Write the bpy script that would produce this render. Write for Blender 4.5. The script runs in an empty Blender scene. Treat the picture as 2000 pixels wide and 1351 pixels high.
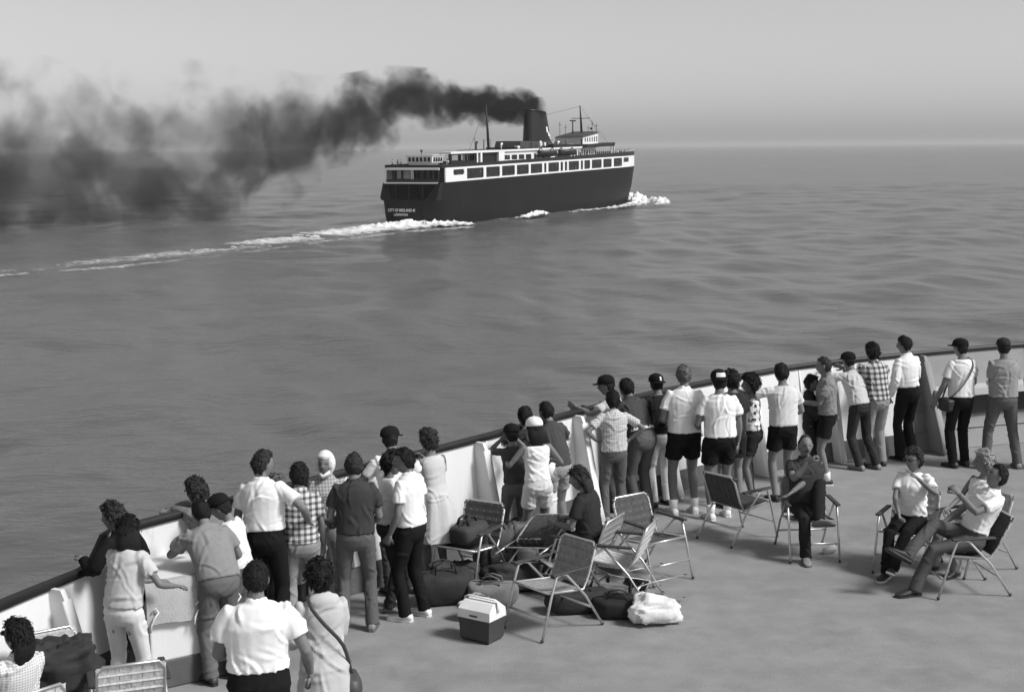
import bpy, bmesh, math, random
import numpy as np
from mathutils import Vector, Matrix
R = math.radians
random.seed(7)
S = bpy.context.scene
C = S.collection

# ------------------------------------------------------------------ camera, sky, sun, exposure
cam = bpy.data.cameras.new('camera')
cam.lens = 50.0; cam.sensor_width = 36.0; cam.clip_start = 0.1; cam.clip_end = 60000
co = bpy.data.objects.new('camera', cam); C.objects.link(co)
co.matrix_world = Matrix.Translation((0, 0, 4.5)) @ Matrix.Rotation(R(90 - 7.96), 4, 'X') @ Matrix.Rotation(R(-0.5), 4, 'Z')
S.camera = co

SUN_AZ, SUN_EL = 113.0, 46.0          # degrees clockwise from +Y, degrees above the horizon
world = bpy.data.worlds.new('World'); S.world = world; world.use_nodes = True
wn = world.node_tree; wn.nodes.clear()
sky = wn.nodes.new('ShaderNodeTexSky'); sky.sky_type = 'NISHITA'; sky.sun_disc = False
sky.sun_elevation = R(SUN_EL); sky.sun_rotation = R(SUN_AZ)
sky.air_density = 1.0; sky.dust_density = 1.1; sky.ozone_density = 1.0; sky.altitude = 0
bw = wn.nodes.new('ShaderNodeRGBToBW')          # the picture is black and white
bg = wn.nodes.new('ShaderNodeBackground'); bg.inputs[1].default_value = 0.088
wo = wn.nodes.new('ShaderNodeOutputWorld')
wn.links.new(sky.outputs[0], bw.inputs[0]); wn.links.new(bw.outputs[0], bg.inputs[0]); wn.links.new(bg.outputs[0], wo.inputs[0])

sl = bpy.data.lights.new('sun', 'SUN'); sl.energy = 2.6; sl.angle = R(14); sl.color = (1, 1, 1)
so = bpy.data.objects.new('sun', sl); C.objects.link(so)
sd = Vector((math.sin(R(SUN_AZ)) * math.cos(R(SUN_EL)), math.cos(R(SUN_AZ)) * math.cos(R(SUN_EL)), math.sin(R(SUN_EL))))
so.rotation_euler = sd.to_track_quat('Z', 'Y').to_euler()
S.view_settings.view_transform = 'Standard'; S.view_settings.look = 'None'
S.view_settings.exposure = 0.52; S.view_settings.gamma = 1.0
S.view_settings.use_curve_mapping = False
S.render.engine = 'CYCLES'
S.cycles.use_denoising = True
S.cycles.max_bounces = 6; S.cycles.diffuse_bounces = 3; S.cycles.glossy_bounces = 3
S.cycles.transparent_max_bounces = 8; S.cycles.volume_bounces = 1
S.cycles.volume_step_rate = 1.0; S.cycles.volume_max_steps = 128
S.cycles.use_adaptive_sampling = True; S.cycles.adaptive_threshold = 0.02

# ------------------------------------------------------------------ materials
MATS = {}
def nodes_of(m):
    m.use_nodes = True
    nt = m.node_tree; nt.nodes.clear()
    return nt, nt.nodes, nt.links
def mat(name, g, rough=0.7, var=0.12, scale=6.0, bump=0.0, bscale=40.0, spec=0.4, metal=0.0, stain=None, stretch=(1, 1, 1), sheen=0.0):
    if name in MATS: return MATS[name]
    m = bpy.data.materials.new(name); nt, n, l = nodes_of(m)
    out = n.new('ShaderNodeOutputMaterial'); b = n.new('ShaderNodeBsdfPrincipled')
    l.new(b.outputs[0], out.inputs[0])
    tc = n.new('ShaderNodeTexCoord'); mp = n.new('ShaderNodeMapping'); mp.inputs['Scale'].default_value = stretch
    l.new(tc.outputs['Object'], mp.inputs[0])
    nz = n.new('ShaderNodeTexNoise'); nz.inputs['Scale'].default_value = scale; nz.inputs['Detail'].default_value = 5; nz.inputs['Roughness'].default_value = 0.6
    l.new(mp.outputs[0], nz.inputs[0])
    rp = n.new('ShaderNodeMapRange'); rp.inputs[1].default_value = 0.25; rp.inputs[2].default_value = 0.75
    rp.inputs[3].default_value = g * (1 - var); rp.inputs[4].default_value = min(0.92, g * (1 + var))
    l.new(nz.outputs[0], rp.inputs[0])
    col = rp.outputs[0]
    if stain:                       # (stain grey, noise scale, low edge, high edge)
        n2 = n.new('ShaderNodeTexNoise'); n2.inputs['Scale'].default_value = stain[1]; n2.inputs['Detail'].default_value = 7; n2.inputs['Roughness'].default_value = 0.65
        l.new(mp.outputs[0], n2.inputs[0])
        r2 = n.new('ShaderNodeMapRange'); r2.inputs[1].default_value = stain[2]; r2.inputs[2].default_value = stain[3]
        l.new(n2.outputs[0], r2.inputs[0])
        mx = n.new('ShaderNodeMix'); mx.data_type = 'FLOAT'
        l.new(r2.outputs[0], mx.inputs[0]); l.new(col, mx.inputs[2]); mx.inputs[3].default_value = stain[0]
        col = mx.outputs[0]
    l.new(col, b.inputs['Base Color'])
    b.inputs['Roughness'].default_value = rough; b.inputs['Specular IOR Level'].default_value = spec; b.inputs['Metallic'].default_value = metal
    if bump:
        nb = n.new('ShaderNodeTexNoise'); nb.inputs['Scale'].default_value = bscale; nb.inputs['Detail'].default_value = 4
        l.new(mp.outputs[0], nb.inputs[0])
        bp = n.new('ShaderNodeBump'); bp.inputs['Strength'].default_value = bump; bp.inputs['Distance'].default_value = 0.01
        l.new(nb.outputs[0], bp.inputs['Height']); l.new(bp.outputs[0], b.inputs['Normal'])
    MATS[name] = m
    return m
def mat_cloth(g):
    if g < 0.5: g = g * 0.64
    return mat('cloth_%02d' % round(g * 100), g, 0.9, 0.07, 9, 0.35, 14, 0.1)
def mat_plaid(name, light, mid, dark, size):
    if name in MATS: return MATS[name]
    m = bpy.data.materials.new(name); nt, n, l = nodes_of(m)
    out = n.new('ShaderNodeOutputMaterial'); b = n.new('ShaderNodeBsdfPrincipled'); l.new(b.outputs[0], out.inputs[0])
    b.inputs['Roughness'].default_value = 0.9
    tc = n.new('ShaderNodeTexCoord'); sp = n.new('ShaderNodeSeparateXYZ'); l.new(tc.outputs['Object'], sp.inputs[0])
    def band(sock):
        a = n.new('ShaderNodeMath'); a.operation = 'MULTIPLY'; l.new(sock, a.inputs[0]); a.inputs[1].default_value = 1.0 / size
        f = n.new('ShaderNodeMath'); f.operation = 'FRACT'; l.new(a.outputs[0], f.inputs[0])
        g = n.new('ShaderNodeMath'); g.operation = 'GREATER_THAN'; l.new(f.outputs[0], g.inputs[0]); g.inputs[1].default_value = 0.55
        return g.outputs[0]
    s = n.new('ShaderNodeMath'); s.operation = 'ADD'; l.new(band(sp.outputs[0]), s.inputs[0]); l.new(band(sp.outputs[2]), s.inputs[1])
    cr = n.new('ShaderNodeValToRGB'); cr.color_ramp.interpolation = 'CONSTANT'
    e = cr.color_ramp.elements; e[0].color = (light,) * 3 + (1,); e[0].position = 0; e[1].position = 0.34; e[1].color = (mid,) * 3 + (1,)
    x = e.new(0.8); x.color = (dark,) * 3 + (1,)
    d = n.new('ShaderNodeMath'); d.operation = 'MULTIPLY'; d.inputs[1].default_value = 0.5; l.new(s.outputs[0], d.inputs[0]); l.new(d.outputs[0], cr.inputs[0])
    l.new(cr.outputs[0], b.inputs['Base Color'])
    MATS[name] = m; return m

# ------------------------------------------------------------------ mesh helpers
class MB:
    """collects shapes, then links them as one mesh object"""
    def __init__(s): s.v = []; s.f = []; s.mi = []
    def add(s, v, f, mi=0):
        o = len(s.v); s.v += [tuple(p) for p in v]; s.f += [tuple(i + o for i in q) for q in f]; s.mi += [mi] * len(f); return s
    def box(s, a, b, mi=0, M=None):
        x0, y0, z0 = a; x1, y1, z1 = b
        v = [(x0, y0, z0), (x1, y0, z0), (x1, y1, z0), (x0, y1, z0), (x0, y0, z1), (x1, y0, z1), (x1, y1, z1), (x0, y1, z1)]
        if M is not None: v = [M @ Vector(p) for p in v]
        return s.add(v, [(3, 2, 1, 0), (4, 5, 6, 7), (0, 1, 5, 4), (1, 2, 6, 5), (2, 3, 7, 6), (3, 0, 4, 7)], mi)
    def bbox(s, a, b, r=0.01, mi=0, M=None):
        """box with chamfered edges"""
        bm = bmesh.new(); bmesh.ops.create_cube(bm, size=1)
        c = [(a[i] + b[i]) / 2 for i in range(3)]; d = [abs(b[i] - a[i]) for i in range(3)]
        for v in bm.verts: v.co = Vector((c[0] + v.co.x * d[0], c[1] + v.co.y * d[1], c[2] + v.co.z * d[2]))
        bmesh.ops.bevel(bm, geom=bm.edges[:] , offset=min(r, min(d) * 0.45), segments=2, affect='EDGES', profile=0.5)
        bm.verts.index_update(); v = [M @ p.co if M is not None else p.co.copy() for p in bm.verts]; f = [[q.index for q in g.verts] for g in bm.faces]
        bm.free(); return s.add(v, f, mi)
    def loft(s, rings, cap=True, closed=True, mi=0):
        n = len(rings[0]); v = [p for r in rings for p in r]; f = []
        for i in range(len(rings) - 1):
            for j in range(n if closed else n - 1):
                k = (j + 1) % n
                f.append((i * n + j, i * n + k, (i + 1) * n + k, (i + 1) * n + j))
        if cap and closed:
            f.append(tuple(range(n - 1, -1, -1))); f.append(tuple((len(rings) - 1) * n + j for j in range(n)))
        return s.add(v, f, mi)
    def tube(s, pts, rad, n=8, mi=0, ref=None, cap=True):
        """sweep; rad = number, list, or list of (a, b): half width along ref, half width across"""
        P = [Vector(p) for p in pts]; m = len(P); rings = []
        if not isinstance(rad, (list, tuple)): rad = [rad] * m
        prev = None
        for i in range(m):
            t = (P[min(i + 1, m - 1)] - P[max(i - 1, 0)])
            t = t.normalized() if t.length > 1e-9 else Vector((0, 0, 1))
            r = Vector(ref) if ref is not None else (prev if prev is not None else (Vector((1, 0, 0)) if abs(t.x) < 0.8 else Vector((0, 1, 0))))
            a = r - t * r.dot(t)
            if a.length < 1e-6: a = t.orthogonal()
            a.normalize(); b = t.cross(a); prev = a
            ra, rb = rad[i] if isinstance(rad[i], (list, tuple)) else (rad[i], rad[i])
            rings.append([P[i] + a * (ra * math.cos(2 * math.pi * j / n)) + b * (rb * math.sin(2 * math.pi * j / n)) for j in range(n)])
        return s.loft(rings, cap=cap, mi=mi)
    def ell(s, c, r, nu=16, nv=10, mi=0, fn=None):
        v = []; f = []
        for i in range(nv + 1):
            th = math.pi * i / nv
            for j in range(nu):
                ph = 2 * math.pi * j / nu
                d = Vector((math.sin(th) * math.cos(ph), math.sin(th) * math.sin(ph), math.cos(th)))
                k = fn(d) if fn else 1.0
                v.append((c[0] + r[0] * d.x * k, c[1] + r[1] * d.y * k, c[2] + r[2] * d.z * k))
        for i in range(nv):
            for j in range(nu):
                k = (j + 1) % nu; f.append((i * nu + j, (i + 1) * nu + j, (i + 1) * nu + k, i * nu + k))
        return s.add(v, f, mi)
    def mesh(s, name, mats, smooth=True):
        me = bpy.data.meshes.new(name); me.from_pydata(s.v, [], s.f)
        for m in (mats if isinstance(mats, (list, tuple)) else [mats]): me.materials.append(m)
        if any(s.mi): me.polygons.foreach_set('material_index', s.mi)
        if smooth: me.polygons.foreach_set('use_smooth', [True] * len(s.f))
        me.update(); return me
    def build(s, name, mats, parent=None, smooth=False, fix=True):
        me = s.mesh(name, mats, smooth)
        if fix:
            bm = bmesh.new(); bm.from_mesh(me); bmesh.ops.recalc_face_normals(bm, faces=bm.faces[:]); bm.to_mesh(me); bm.free()
        o = bpy.data.objects.new(name, me); C.objects.link(o)
        if parent is not None: o.parent = parent
        return o
def tag(o, label=None, cat=None, group=None, kind=None):
    if label: o['label'] = label
    if cat: o['category'] = cat
    if group: o['group'] = group
    if kind: o['kind'] = kind
    return o
def thing(name, label, cat, loc=(0, 0, 0), rz=0.0, group=None):
    o = bpy.data.objects.new(name, None); C.objects.link(o); o.empty_display_size = 0.1
    o.location = loc; o.rotation_euler = (0, 0, R(rz)); return tag(o, label, cat, group)
def autosmooth(o, ang=35):
    me = o.data; me.polygons.foreach_set('use_smooth', [True] * len(me.polygons))
    bm = bmesh.new(); bm.from_mesh(me)
    for e in bm.edges:
        if len(e.link_faces) == 2 and e.calc_face_angle(0) > R(ang): e.smooth = False
    bm.to_mesh(me); bm.free(); return o
def sinnoise(P, scale, seed, n=14, stretch=(1, 1, 1)):
    """cheap vector noise: a sum of sines in random directions, about -1..1"""
    rs = np.random.RandomState(seed); Q = P * np.array(stretch); o = np.zeros(len(P))
    for i in range(n):
        d = rs.normal(size=3); d /= np.linalg.norm(d)
        o += np.sin((Q @ d) * scale * (0.6 + 0.9 * rs.rand()) * 2 * math.pi + rs.rand() * 6.28 + 1.3 * np.sin((Q @ np.roll(d, 1)) * scale * 2.1 + rs.rand() * 6))
    return o / math.sqrt(n) * 0.8
WZ = -11.5          # water level; the deck is at z = 0
# ------------------------------------------------------------------ the lake
def make_sea():
    dense = np.radians(np.linspace(-27, 27, 330)); rest = np.radians(np.linspace(27, 333, 62)[1:-1])
    ang = np.concatenate([dense, rest]); na = len(ang)
    rr = [4.0]
    while rr[-1] < 30: rr.append(rr[-1] * 1.12)
    while rr[-1] < 600: rr.append(rr[-1] * 1.0062)
    while rr[-1] < 26000: rr.append(rr[-1] * 1.035)
    rr = np.array(rr); nr = len(rr)
    A, Rr = np.meshgrid(ang, rr); X = (Rr * np.sin(A)).ravel(); Y = (Rr * np.cos(A)).ravel(); Z = np.zeros_like(X)
    sp = (Rr * 0.0062).ravel(); rs = np.random.RandomState(3)
    for i in range(46):
        lam = 2.2 * (1.075 ** i); th = R(100) + rs.normal() * 0.75
        k = 2 * math.pi / lam; amp = 0.0058 * lam ** 0.78 * (0.45 + 0.55 * min(1, lam / 9))
        fade = np.clip((lam / (3.2 * sp + 1e-6) - 0.6), 0, 1)
        ph = k * (X * math.sin(th) + Y * math.cos(th)) + rs.rand() * 6.28
        Z += amp * fade * (np.sin(ph) + 0.18 * np.cos(2 * ph))
    # the other ship's diverging wake, two trains of crests leaving its track
    hx, hy = 0.4173, 0.9088; ax, ay = 33.3, 395.1
    s = (ax - X) * hx + (ay - Y) * hy; t = (X - ax) * hy - (Y - ay) * hx - 6
    for m in range(9):
        off = np.abs(t) - np.maximum(s, 0) * 0.35 + m * 7.5 - 4
        Z += 0.32 * np.exp(-(off / 2.6) ** 2) * np.exp(-m * 0.25) * (s > 0) * np.exp(-np.maximum(s, 0) / 320) * np.clip(np.abs(t) / 10, 0, 1)
    Z *= np.clip((Rr.ravel() - 14) / 20, 0, 1)
    V = np.stack([X, Y, Z + WZ], 1)
    i0 = np.arange(nr - 1)[:, None] * na + np.arange(na)[None, :]; j1 = (np.arange(na) + 1) % na
    i1 = np.arange(nr - 1)[:, None] * na + j1[None, :]
    F = np.stack([i0, i0 + na, i1 + na, i1], -1).reshape(-1, 4)
    V = np.vstack([V, [[0, 0, WZ]]]); me = bpy.data.meshes.new('sea')
    tri = [(int(j), int(j1[j]), len(V) - 1) for j in range(na)]
    nf = len(F); me.vertices.add(len(V)); me.vertices.foreach_set('co', V.ravel())
    me.loops.add(nf * 4 + len(tri) * 3); me.polygons.add(nf + len(tri))
    li = np.concatenate([F.ravel(), np.array(tri).ravel()]); me.loops.foreach_set('vertex_index', li.astype(np.int32))
    ls = np.concatenate([np.arange(nf) * 4, nf * 4 + np.arange(len(tri)) * 3]); me.polygons.foreach_set('loop_start', ls.astype(np.int32))
    me.update(calc_edges=True); me.validate()
    me.polygons.foreach_set('use_smooth', [True] * len(me.polygons))
    bm = bmesh.new(); bm.from_mesh(me); bmesh.ops.recalc_face_normals(bm, faces=bm.faces[:])
    if sum(f.normal.z for f in list(bm.faces)[:200]) < 0: bmesh.ops.reverse_faces(bm, faces=bm.faces[:])
    bm.to_mesh(me); bm.free()
    m = bpy.data.materials.new('lake_water'); nt, n, l = nodes_of(m)
    out = n.new('ShaderNodeOutputMaterial'); b = n.new('ShaderNodeBsdfPrincipled'); l.new(b.outputs[0], out.inputs[0])
    b.inputs['Base Color'].default_value = (0.10, 0.10, 0.10, 1); b.inputs['Roughness'].default_value = 0.24; b.inputs['IOR'].default_value = 1.33
    tc = n.new('ShaderNodeTexCoord'); hs = []
    for sc, st, rot in ((0.55, (1, 1.9, 1), 8), (1.7, (1, 1.6, 1), -14), (0.11, (1, 2.4, 1), 4)):
        mp = n.new('ShaderNodeMapping'); mp.inputs['Scale'].default_value = st; mp.inputs['Rotation'].default_value = (0, 0, R(rot)); l.new(tc.outputs['Object'], mp.inputs[0])
        nz = n.new('ShaderNodeTexNoise'); nz.inputs['Scale'].default_value = sc; nz.inputs['Detail'].default_value = 3; nz.inputs['Roughness'].default_value = 0.55; nz.inputs['Distortion'].default_value = 0.4
        l.new(mp.outputs[0], nz.inputs[0]); hs.append(nz.outputs[0])
    nrm = None
    for h, st, ds in ((hs[2], 0.26, 1.0), (hs[0], 0.26, 0.34), (hs[1], 0.26, 0.12)):
        bp = n.new('ShaderNodeBump'); bp.inputs['Strength'].default_value = st; bp.inputs['Distance'].default_value = ds
        l.new(h, bp.inputs['Height'])
        if nrm is not None: l.new(nrm, bp.inputs['Normal'])
        nrm = bp.outputs[0]
    l.new(nrm, b.inputs['Normal'])
    me.materials.append(m)
    o = bpy.data.objects.new('sea', me); C.objects.link(o)
    return tag(o, 'grey rippled lake water reaching to the hazy horizon', 'water', kind='structure')
make_sea()

# ------------------------------------------------------------------ our own deck and its bulwark
white = mat('white_paint', 0.74, 0.55, 0.05, 2.2, 0.25, 14, 0.35, stain=(0.44, 3.2, 0.60, 0.80), stretch=(1, 1, 0.3))
rail_m = mat('black_rail', 0.01, 0.45, 0.3, 8, 0.2, 30)
band_m = mat('dark_grey_paint', 0.10, 0.6, 0.2, 5, 0.2, 30, stain=(0.2, 6, 0.58, 0.8))
bow_grey = mat('bow_plate_grey', 0.27, 0.6, 0.07, 3, 0.25, 18, stain=(0.22, 2.5, 0.58, 0.8))  # mid grey for the bow plates, their knees and base band
deck_m = mat('deck_paint', 0.26, 0.62, 0.16, 2.6, 0.5, 60, 0.35, stain=(0.175, 0.8, 0.53, 0.75))

RAIL = [(-5.6, 5.5, .97), (-4.9, 8.0, .98), (-4.35, 9.7, 1.0), (-4.0, 10.68, 1.0), (-3.78, 11.2, 1.0), (-3.62, 11.55, 1.0), (-3.565, 11.66, 1.03), (-3.53, 11.74, 1.12), (-3.495, 11.81, 1.22), (-3.44, 11.9, 1.25), (-3.15, 12.3, 1.25),
        (-2.6, 13.0, 1.25), (-1.85, 13.92, 1.25), (-0.94, 14.98, 1.26), (-0.42, 15.58, 1.27), (0.74, 16.95, 1.30), (1.85, 18.15, 1.33), (3.0, 19.17, 1.35), (4.06, 19.93, 1.38), (5.4, 20.62, 1.40),
        (6.5, 21.05, 1.42), (7.83, 21.53, 1.44), (9.5, 21.9, 1.45), (11.5, 22.0, 1.45), (13.5, 21.6, 1.45)]
def resample(P, step):
    P = [Vector(p) for p in P]; out = [P[0]]
    for i in range(len(P) - 1):
        p0 = P[max(i - 1, 0)]; p1 = P[i]; p2 = P[i + 1]; p3 = P[min(i + 2, len(P) - 1)]
        k = max(1, int((p2 - p1).length / step))
        for j in range(1, k + 1):
            t = j / k
            out.append(0.5 * ((2 * p1) + (p2 - p0) * t + (2 * p0 - 5 * p1 + 4 * p2 - p3) * t * t + (3 * p1 - p0 - 3 * p2 + p3) * t ** 3))
    return out
RP = resample(RAIL, 0.22)
def rail_frame(i):
    t = (RP[min(i + 1, len(RP) - 1)] - RP[max(i - 1, 0)]); t.z = 0; t.normalize()
    return t, Vector((t.y, -t.x, 0))          # tangent, inboard normal
def rail_near(x, y):
    return min(range(len(RP)), key=lambda i: (RP[i].x - x) ** 2 + (RP[i].y - y) ** 2)
def foot_in(p): return 0.10 + max(0, min(1, (p.x - 1.0) / 6)) * 0.25   # the plating flares outward towards the bow
bul = thing('bulwark', 'curved white steel bulwark with black cap rail round the passenger deck', 'bulwark', (0, 0, 0))
inner = []; base = []; hull = []; dk = []
for i, p in enumerate(RP):
    t, nn = rail_frame(i); f = foot_in(p)
    q = lambda z, d, f=f, nn=nn, p=p: (p + nn * (d + f * (1 - z / p.z)) ) * 1 - Vector((0, 0, p.z - z))
    inner.append([q(0.0, 0.0), q(p.z - 0.005, 0.0), q(p.z - 0.005, -0.05), q(0.0, -0.05)])
    base.append([q(0.006, 0.0), q(0.006, 0.014), q(0.27, 0.008), q(0.27, 0.0)])
    hull.append([q(0, -0.055), q(-3.0, -0.02), q(-12.0, 0.9)])
    dk.append(q(0, -0.02))
def split_part(name, rings, a, b, mats):
    m = MB(); m.loft(rings[a:b + 1], cap=True); return autosmooth(m.build(name, mats, bul), 30)
npnl = 14; cuts = [round(i * (len(RP) - 1) / npnl) for i in range(npnl + 1)]
bow_i = rail_near(5.75, 20.75)
cuts = sorted(set(cuts + [bow_i]))
for a, b in zip(cuts[:-1], cuts[1:]):
    bow = a >= bow_i
    o = split_part('plate', inner, a, b, bow_grey if bow else white)
    split_part('base_band', base, a, b, bow_grey if bow else band_m)
    # a weld strip where two plates meet
    if a > 0:
        t, nn = rail_frame(a); z = RP[a].z; f = foot_in(RP[a])
        m = MB(); m.tube([RP[a] + nn * f - Vector((0, 0, z - 0.28)), RP[a] + nn * 0.004 - Vector((0, 0, 0.03))], 0.012, 6); m.build('weld_seam', bow_grey if bow else white, bul, True)
rl = MB()
rings = []
for i, p in enumerate(RP):
    t, nn = rail_frame(i); c = p - nn * 0.02
    rings.append([c + nn * 0.048 + Vector((0, 0, -0.03)), c + nn * 0.056, c + nn * 0.036 + Vector((0, 0, 0.03)), c - nn * 0.036 + Vector((0, 0, 0.03)), c - nn * 0.056, c - nn * 0.048 + Vector((0, 0, -0.03))])
rl.loft(rings); autosmooth(rl.build('cap_rail', rail_m, bul), 50)
hm = MB(); hm.loft(hull, cap=False, closed=False); hm.build('hull_plating', mat('hull_black', 0.03, 0.45, 0.2, 0.6), bul, True)
# triangular knees bracing the plating
def knee(x, y, d=0.52, top=True, thick=0.05, m_=None):
    i = rail_near(x, y); p = RP[i]; t, nn = rail_frame(i); f = foot_in(p); z = p.z
    pts = [(0.0, z - 0.02), (0.13, z - 0.02), (0.17, z - 0.10), (d + 0.02, 0.26), (d + 0.09, 0.03), (d + 0.09, 0.005), (f - 0.02, 0.005)]
    W = lambda dd, zz, s: Vector((p.x, p.y, 0)) + nn * dd + t * s * thick / 2 + Vector((0, 0, zz))
    a = [W(dd, zz, -1) for dd, zz in pts]; b = [W(dd, zz, 1) for dd, zz in pts]
    mb = MB(); mb.loft([a, b]); k = mb.build('knee', m_ or white, bul)
    fl = MB()                                 # flange along the sloping edge
    a2, b2 = pts[2], pts[4]
    fl.tube([W(a2[0], a2[1], 0), W(pts[3][0], pts[3][1], 0), W(b2[0], b2[1], 0)], [(0.06, 0.014)] * 3, 8, ref=t); fl.build('flange', m_ or white, k, True)
    return k
for x, y in ((-4.62, 9.0), (-3.77, 11.2), (-1.98, 13.85), (-0.48, 15.45), (0.74, 16.95), (1.9, 18.2), (3.2, 19.3), (4.6, 20.2)):
    knee(x, y, 0.36)
for x, y in ((6.05, 20.88), (8.3, 21.64)):
    knee(x, y, 0.6, m_=bow_grey)
# mooring shelf with a dark fairlead under it, at the bow plating
i0, i1 = rail_near(6.15, 20.95), rail_near(9.3, 21.85)
rg = []; rf = []; rl2 = []
for i in range(i0, i1 + 1):
    p = RP[i]; t, nn = rail_frame(i); b0 = Vector((p.x, p.y, 0)) + nn * 0.12
    rg.append([b0 + Vector((0, 0, 0.92)), b0 + nn * 0.36 + Vector((0, 0, 0.92)), b0 + nn * 0.36 + Vector((0, 0, 0.82)), b0 + Vector((0, 0, 0.82))])
    rf.append([b0 + nn * 0.02 + Vector((0, 0, 0.81)), b0 + nn * 0.13 + Vector((0, 0, 0.81)), b0 + nn * 0.16 + Vector((0, 0, 0.5)), b0 + nn * 0.05 + Vector((0, 0, 0.5))])
m = MB(); m.loft(rg); m.build('mooring_shelf', mat('shelf_paint', 0.5, 0.6, 0.08, 4), bul)
m = MB(); m.loft(rf[3:-4]); m.build('fairlead_recess', rail_m, bul)
for z in (0.3, 0.62):
    m = MB(); m.tube([Vector((RP[i].x, RP[i].y, z)) + rail_frame(i)[1] * (foot_in(RP[i]) * (1 - z / 1.4) + 0.012) for i in range(rail_near(5.9, 20.8), len(RP))], 0.013, 6); m.build('plate_lap', bow_grey, bul, True)
# the deck sheet
dm = MB(); poly = [(p.x, p.y, 0) for p in dk] + [(14.5, 6, 0), (14.5, -4, 0), (-6.5, -4, 0)]
bm = bmesh.new(); vs = [bm.verts.new(p) for p in poly]; bm.faces.new(vs); bmesh.ops.triangulate(bm, faces=bm.faces[:])
for f in bm.faces:
    if f.normal.z < 0: f.normal_flip()
me = bpy.data.meshes.new('deck'); bm.to_mesh(me); bm.free(); me.materials.append(deck_m)
deck = bpy.data.objects.new('deck', me); C.objects.link(deck); tag(deck, 'grey painted steel passenger deck of the ferry', 'deck', kind='structure')

# ------------------------------------------------------------------ the other ferry (local: x forward, y to port, z above water)
sh_hull = mat('ship_hull_black', 0.005, 0.5, 0.3, 0.25, 0.15, 2.0, 0.2, stain=(0.014, 0.35, 0.55, 0.8), stretch=(1, 1, 0.35))
sh_white = mat('ship_white', 0.80, 0.5, 0.05, 0.4, 0, 1)
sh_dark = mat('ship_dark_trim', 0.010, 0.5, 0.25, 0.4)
sh_mid = mat('ship_grey_house', 0.05, 0.6, 0.2, 0.5)
sh_glass = mat('ship_window_glass', 0.012, 0.3, 0.9, 0.9, 0, 1, 0.25, stain=(0.25, 0.8, 0.60, 0.70))
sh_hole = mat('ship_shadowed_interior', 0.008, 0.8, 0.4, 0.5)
sh_boat = mat('ship_lifeboat', 0.015, 0.6, 0.3, 1)
SHIP = (-13.858, 292.338, WZ)
ship = thing('passenger_ferry', 'black hulled steam ferry with white window band and tall dark funnel', 'ferry', SHIP, 65.33)
BEAM = 14.0; HB = 7.0
zb = lambda x: 8.9 + 0.0127 * x            # bottom of the white band
zt = lambda x: 11.85 + 0.0133 * x          # top of the white band, boat deck
zw = lambda x: zt(x) + 0.62 + 0.0035 * x   # top of the dark deck-edge bulwark
def plan(xb, straight, xs, rs, n=16, power=2.3, ys=0.0):
    """half outline, starboard stern centre to bow: list of (x, y)"""
    pts = [(xs, HB - (HB - ys) * k) for k in (0, 0.25, 0.5)]
    pts += [(xs + rs * (1 - math.cos(a)), ys + rs * (1 - math.sin(a)) ) for a in [math.pi / 2 * 0 + R(t) for t in (0, 22.5, 45, 67.5, 90)]]
    pts = pts[:3] + [(xs + rs * (1 - math.cos(R(t))), ys + rs * (1 - math.sin(R(t)))) for t in (0, 22.5, 45, 67.5, 90)]
    for k in range(1, 13): pts.append((xs + rs + (straight - xs - rs) * k / 12, ys))
    for k in range(1, n + 1):
        t = math.sin(R(90) * k / n); pts.append((straight + (xb - straight) * t, ys + (HB - ys) * (1 - (max(0, 1 - t ** power)) ** (1 / power))))
    return pts
def both(half):
    return half + [(x, BEAM - y) for x, y in reversed(half[1:-1])]
LEV = [(-1.2, 121.5, 86, -1.2, 4.6, 0.3), (0.2, 122.3, 89, -2.0, 4.4, 0.1), (2.0, 123.2, 93, -2.3, 4.0, 0.0), (3.8, 124.2, 96, -2.3, 3.6, 0.0), (5.3, 125.0, 98, -2.2, 3.0, 0.0)]
rings = [[(x, y, z) for x, y in both(plan(xb, st, xs, rs, ys=ys))] for z, xb, st, xs, rs, ys in LEV]
top_h = plan(126.5, 103, 0.0, 1.2); TOPH = both(top_h)
m = MB(); m.loft(rings, cap=False); hull_o = autosmooth(m.build('hull', sh_hull, ship), 40)
# upper hull plating: from z 5.3 up to the white band, leaving the sea gate open at the stern
n_ = len(TOPH); half_n = len(top_h)
u = MB(); keep = [i for i in range(n_) if 3 <= i <= n_ - 3]
lo = [rings[-1][i] for i in keep]; hi = [(TOPH[i][0], TOPH[i][1], zb(TOPH[i][0])) for i in keep]
u.loft([lo, hi], cap=False, closed=False); autosmooth(u.build('upper_plating', sh_hull, ship), 40)
# sea gate: rounded opening in the stern plating, dark car deck inside
def rrect(y0, y1, z0, z1, rb, rt, k=5):
    P = []
    for cy, cz, a0, r in ((y1 - rb, z0 + rb, -90, rb), (y1 - rt, z1 - rt, 0, rt), (y0 + rt, z1 - rt, 90, rt), (y0 + rb, z0 + rb, 180, rb)):
        for i in range(k + 1): a = R(a0 + 90 * i / k); P.append((cy + r * math.cos(a), cz + r * math.sin(a)))
    return P
inn = rrect(1.3, 13.2, 5.35, 8.45, 2.2, 0.5); out_ = rrect(0.3, 13.7, 5.25, 8.9, 0.9, 0.05)
m = MB(); m.loft([[(-2.15 + (z - 5.2) * 0.44, y, z) for y, z in out_], [(-2.15 + (z - 5.2) * 0.44, y, z) for y, z in inn], [(0.6, y, z) for y, z in inn]], cap=False); m.build('sea_gate_frame', sh_hull, ship)
m = MB(); m.box((0.6, 1.0, 5.2), (14, 13.4, 8.6)); o = m.build('car_deck_interior', sh_hole, ship)
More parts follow.
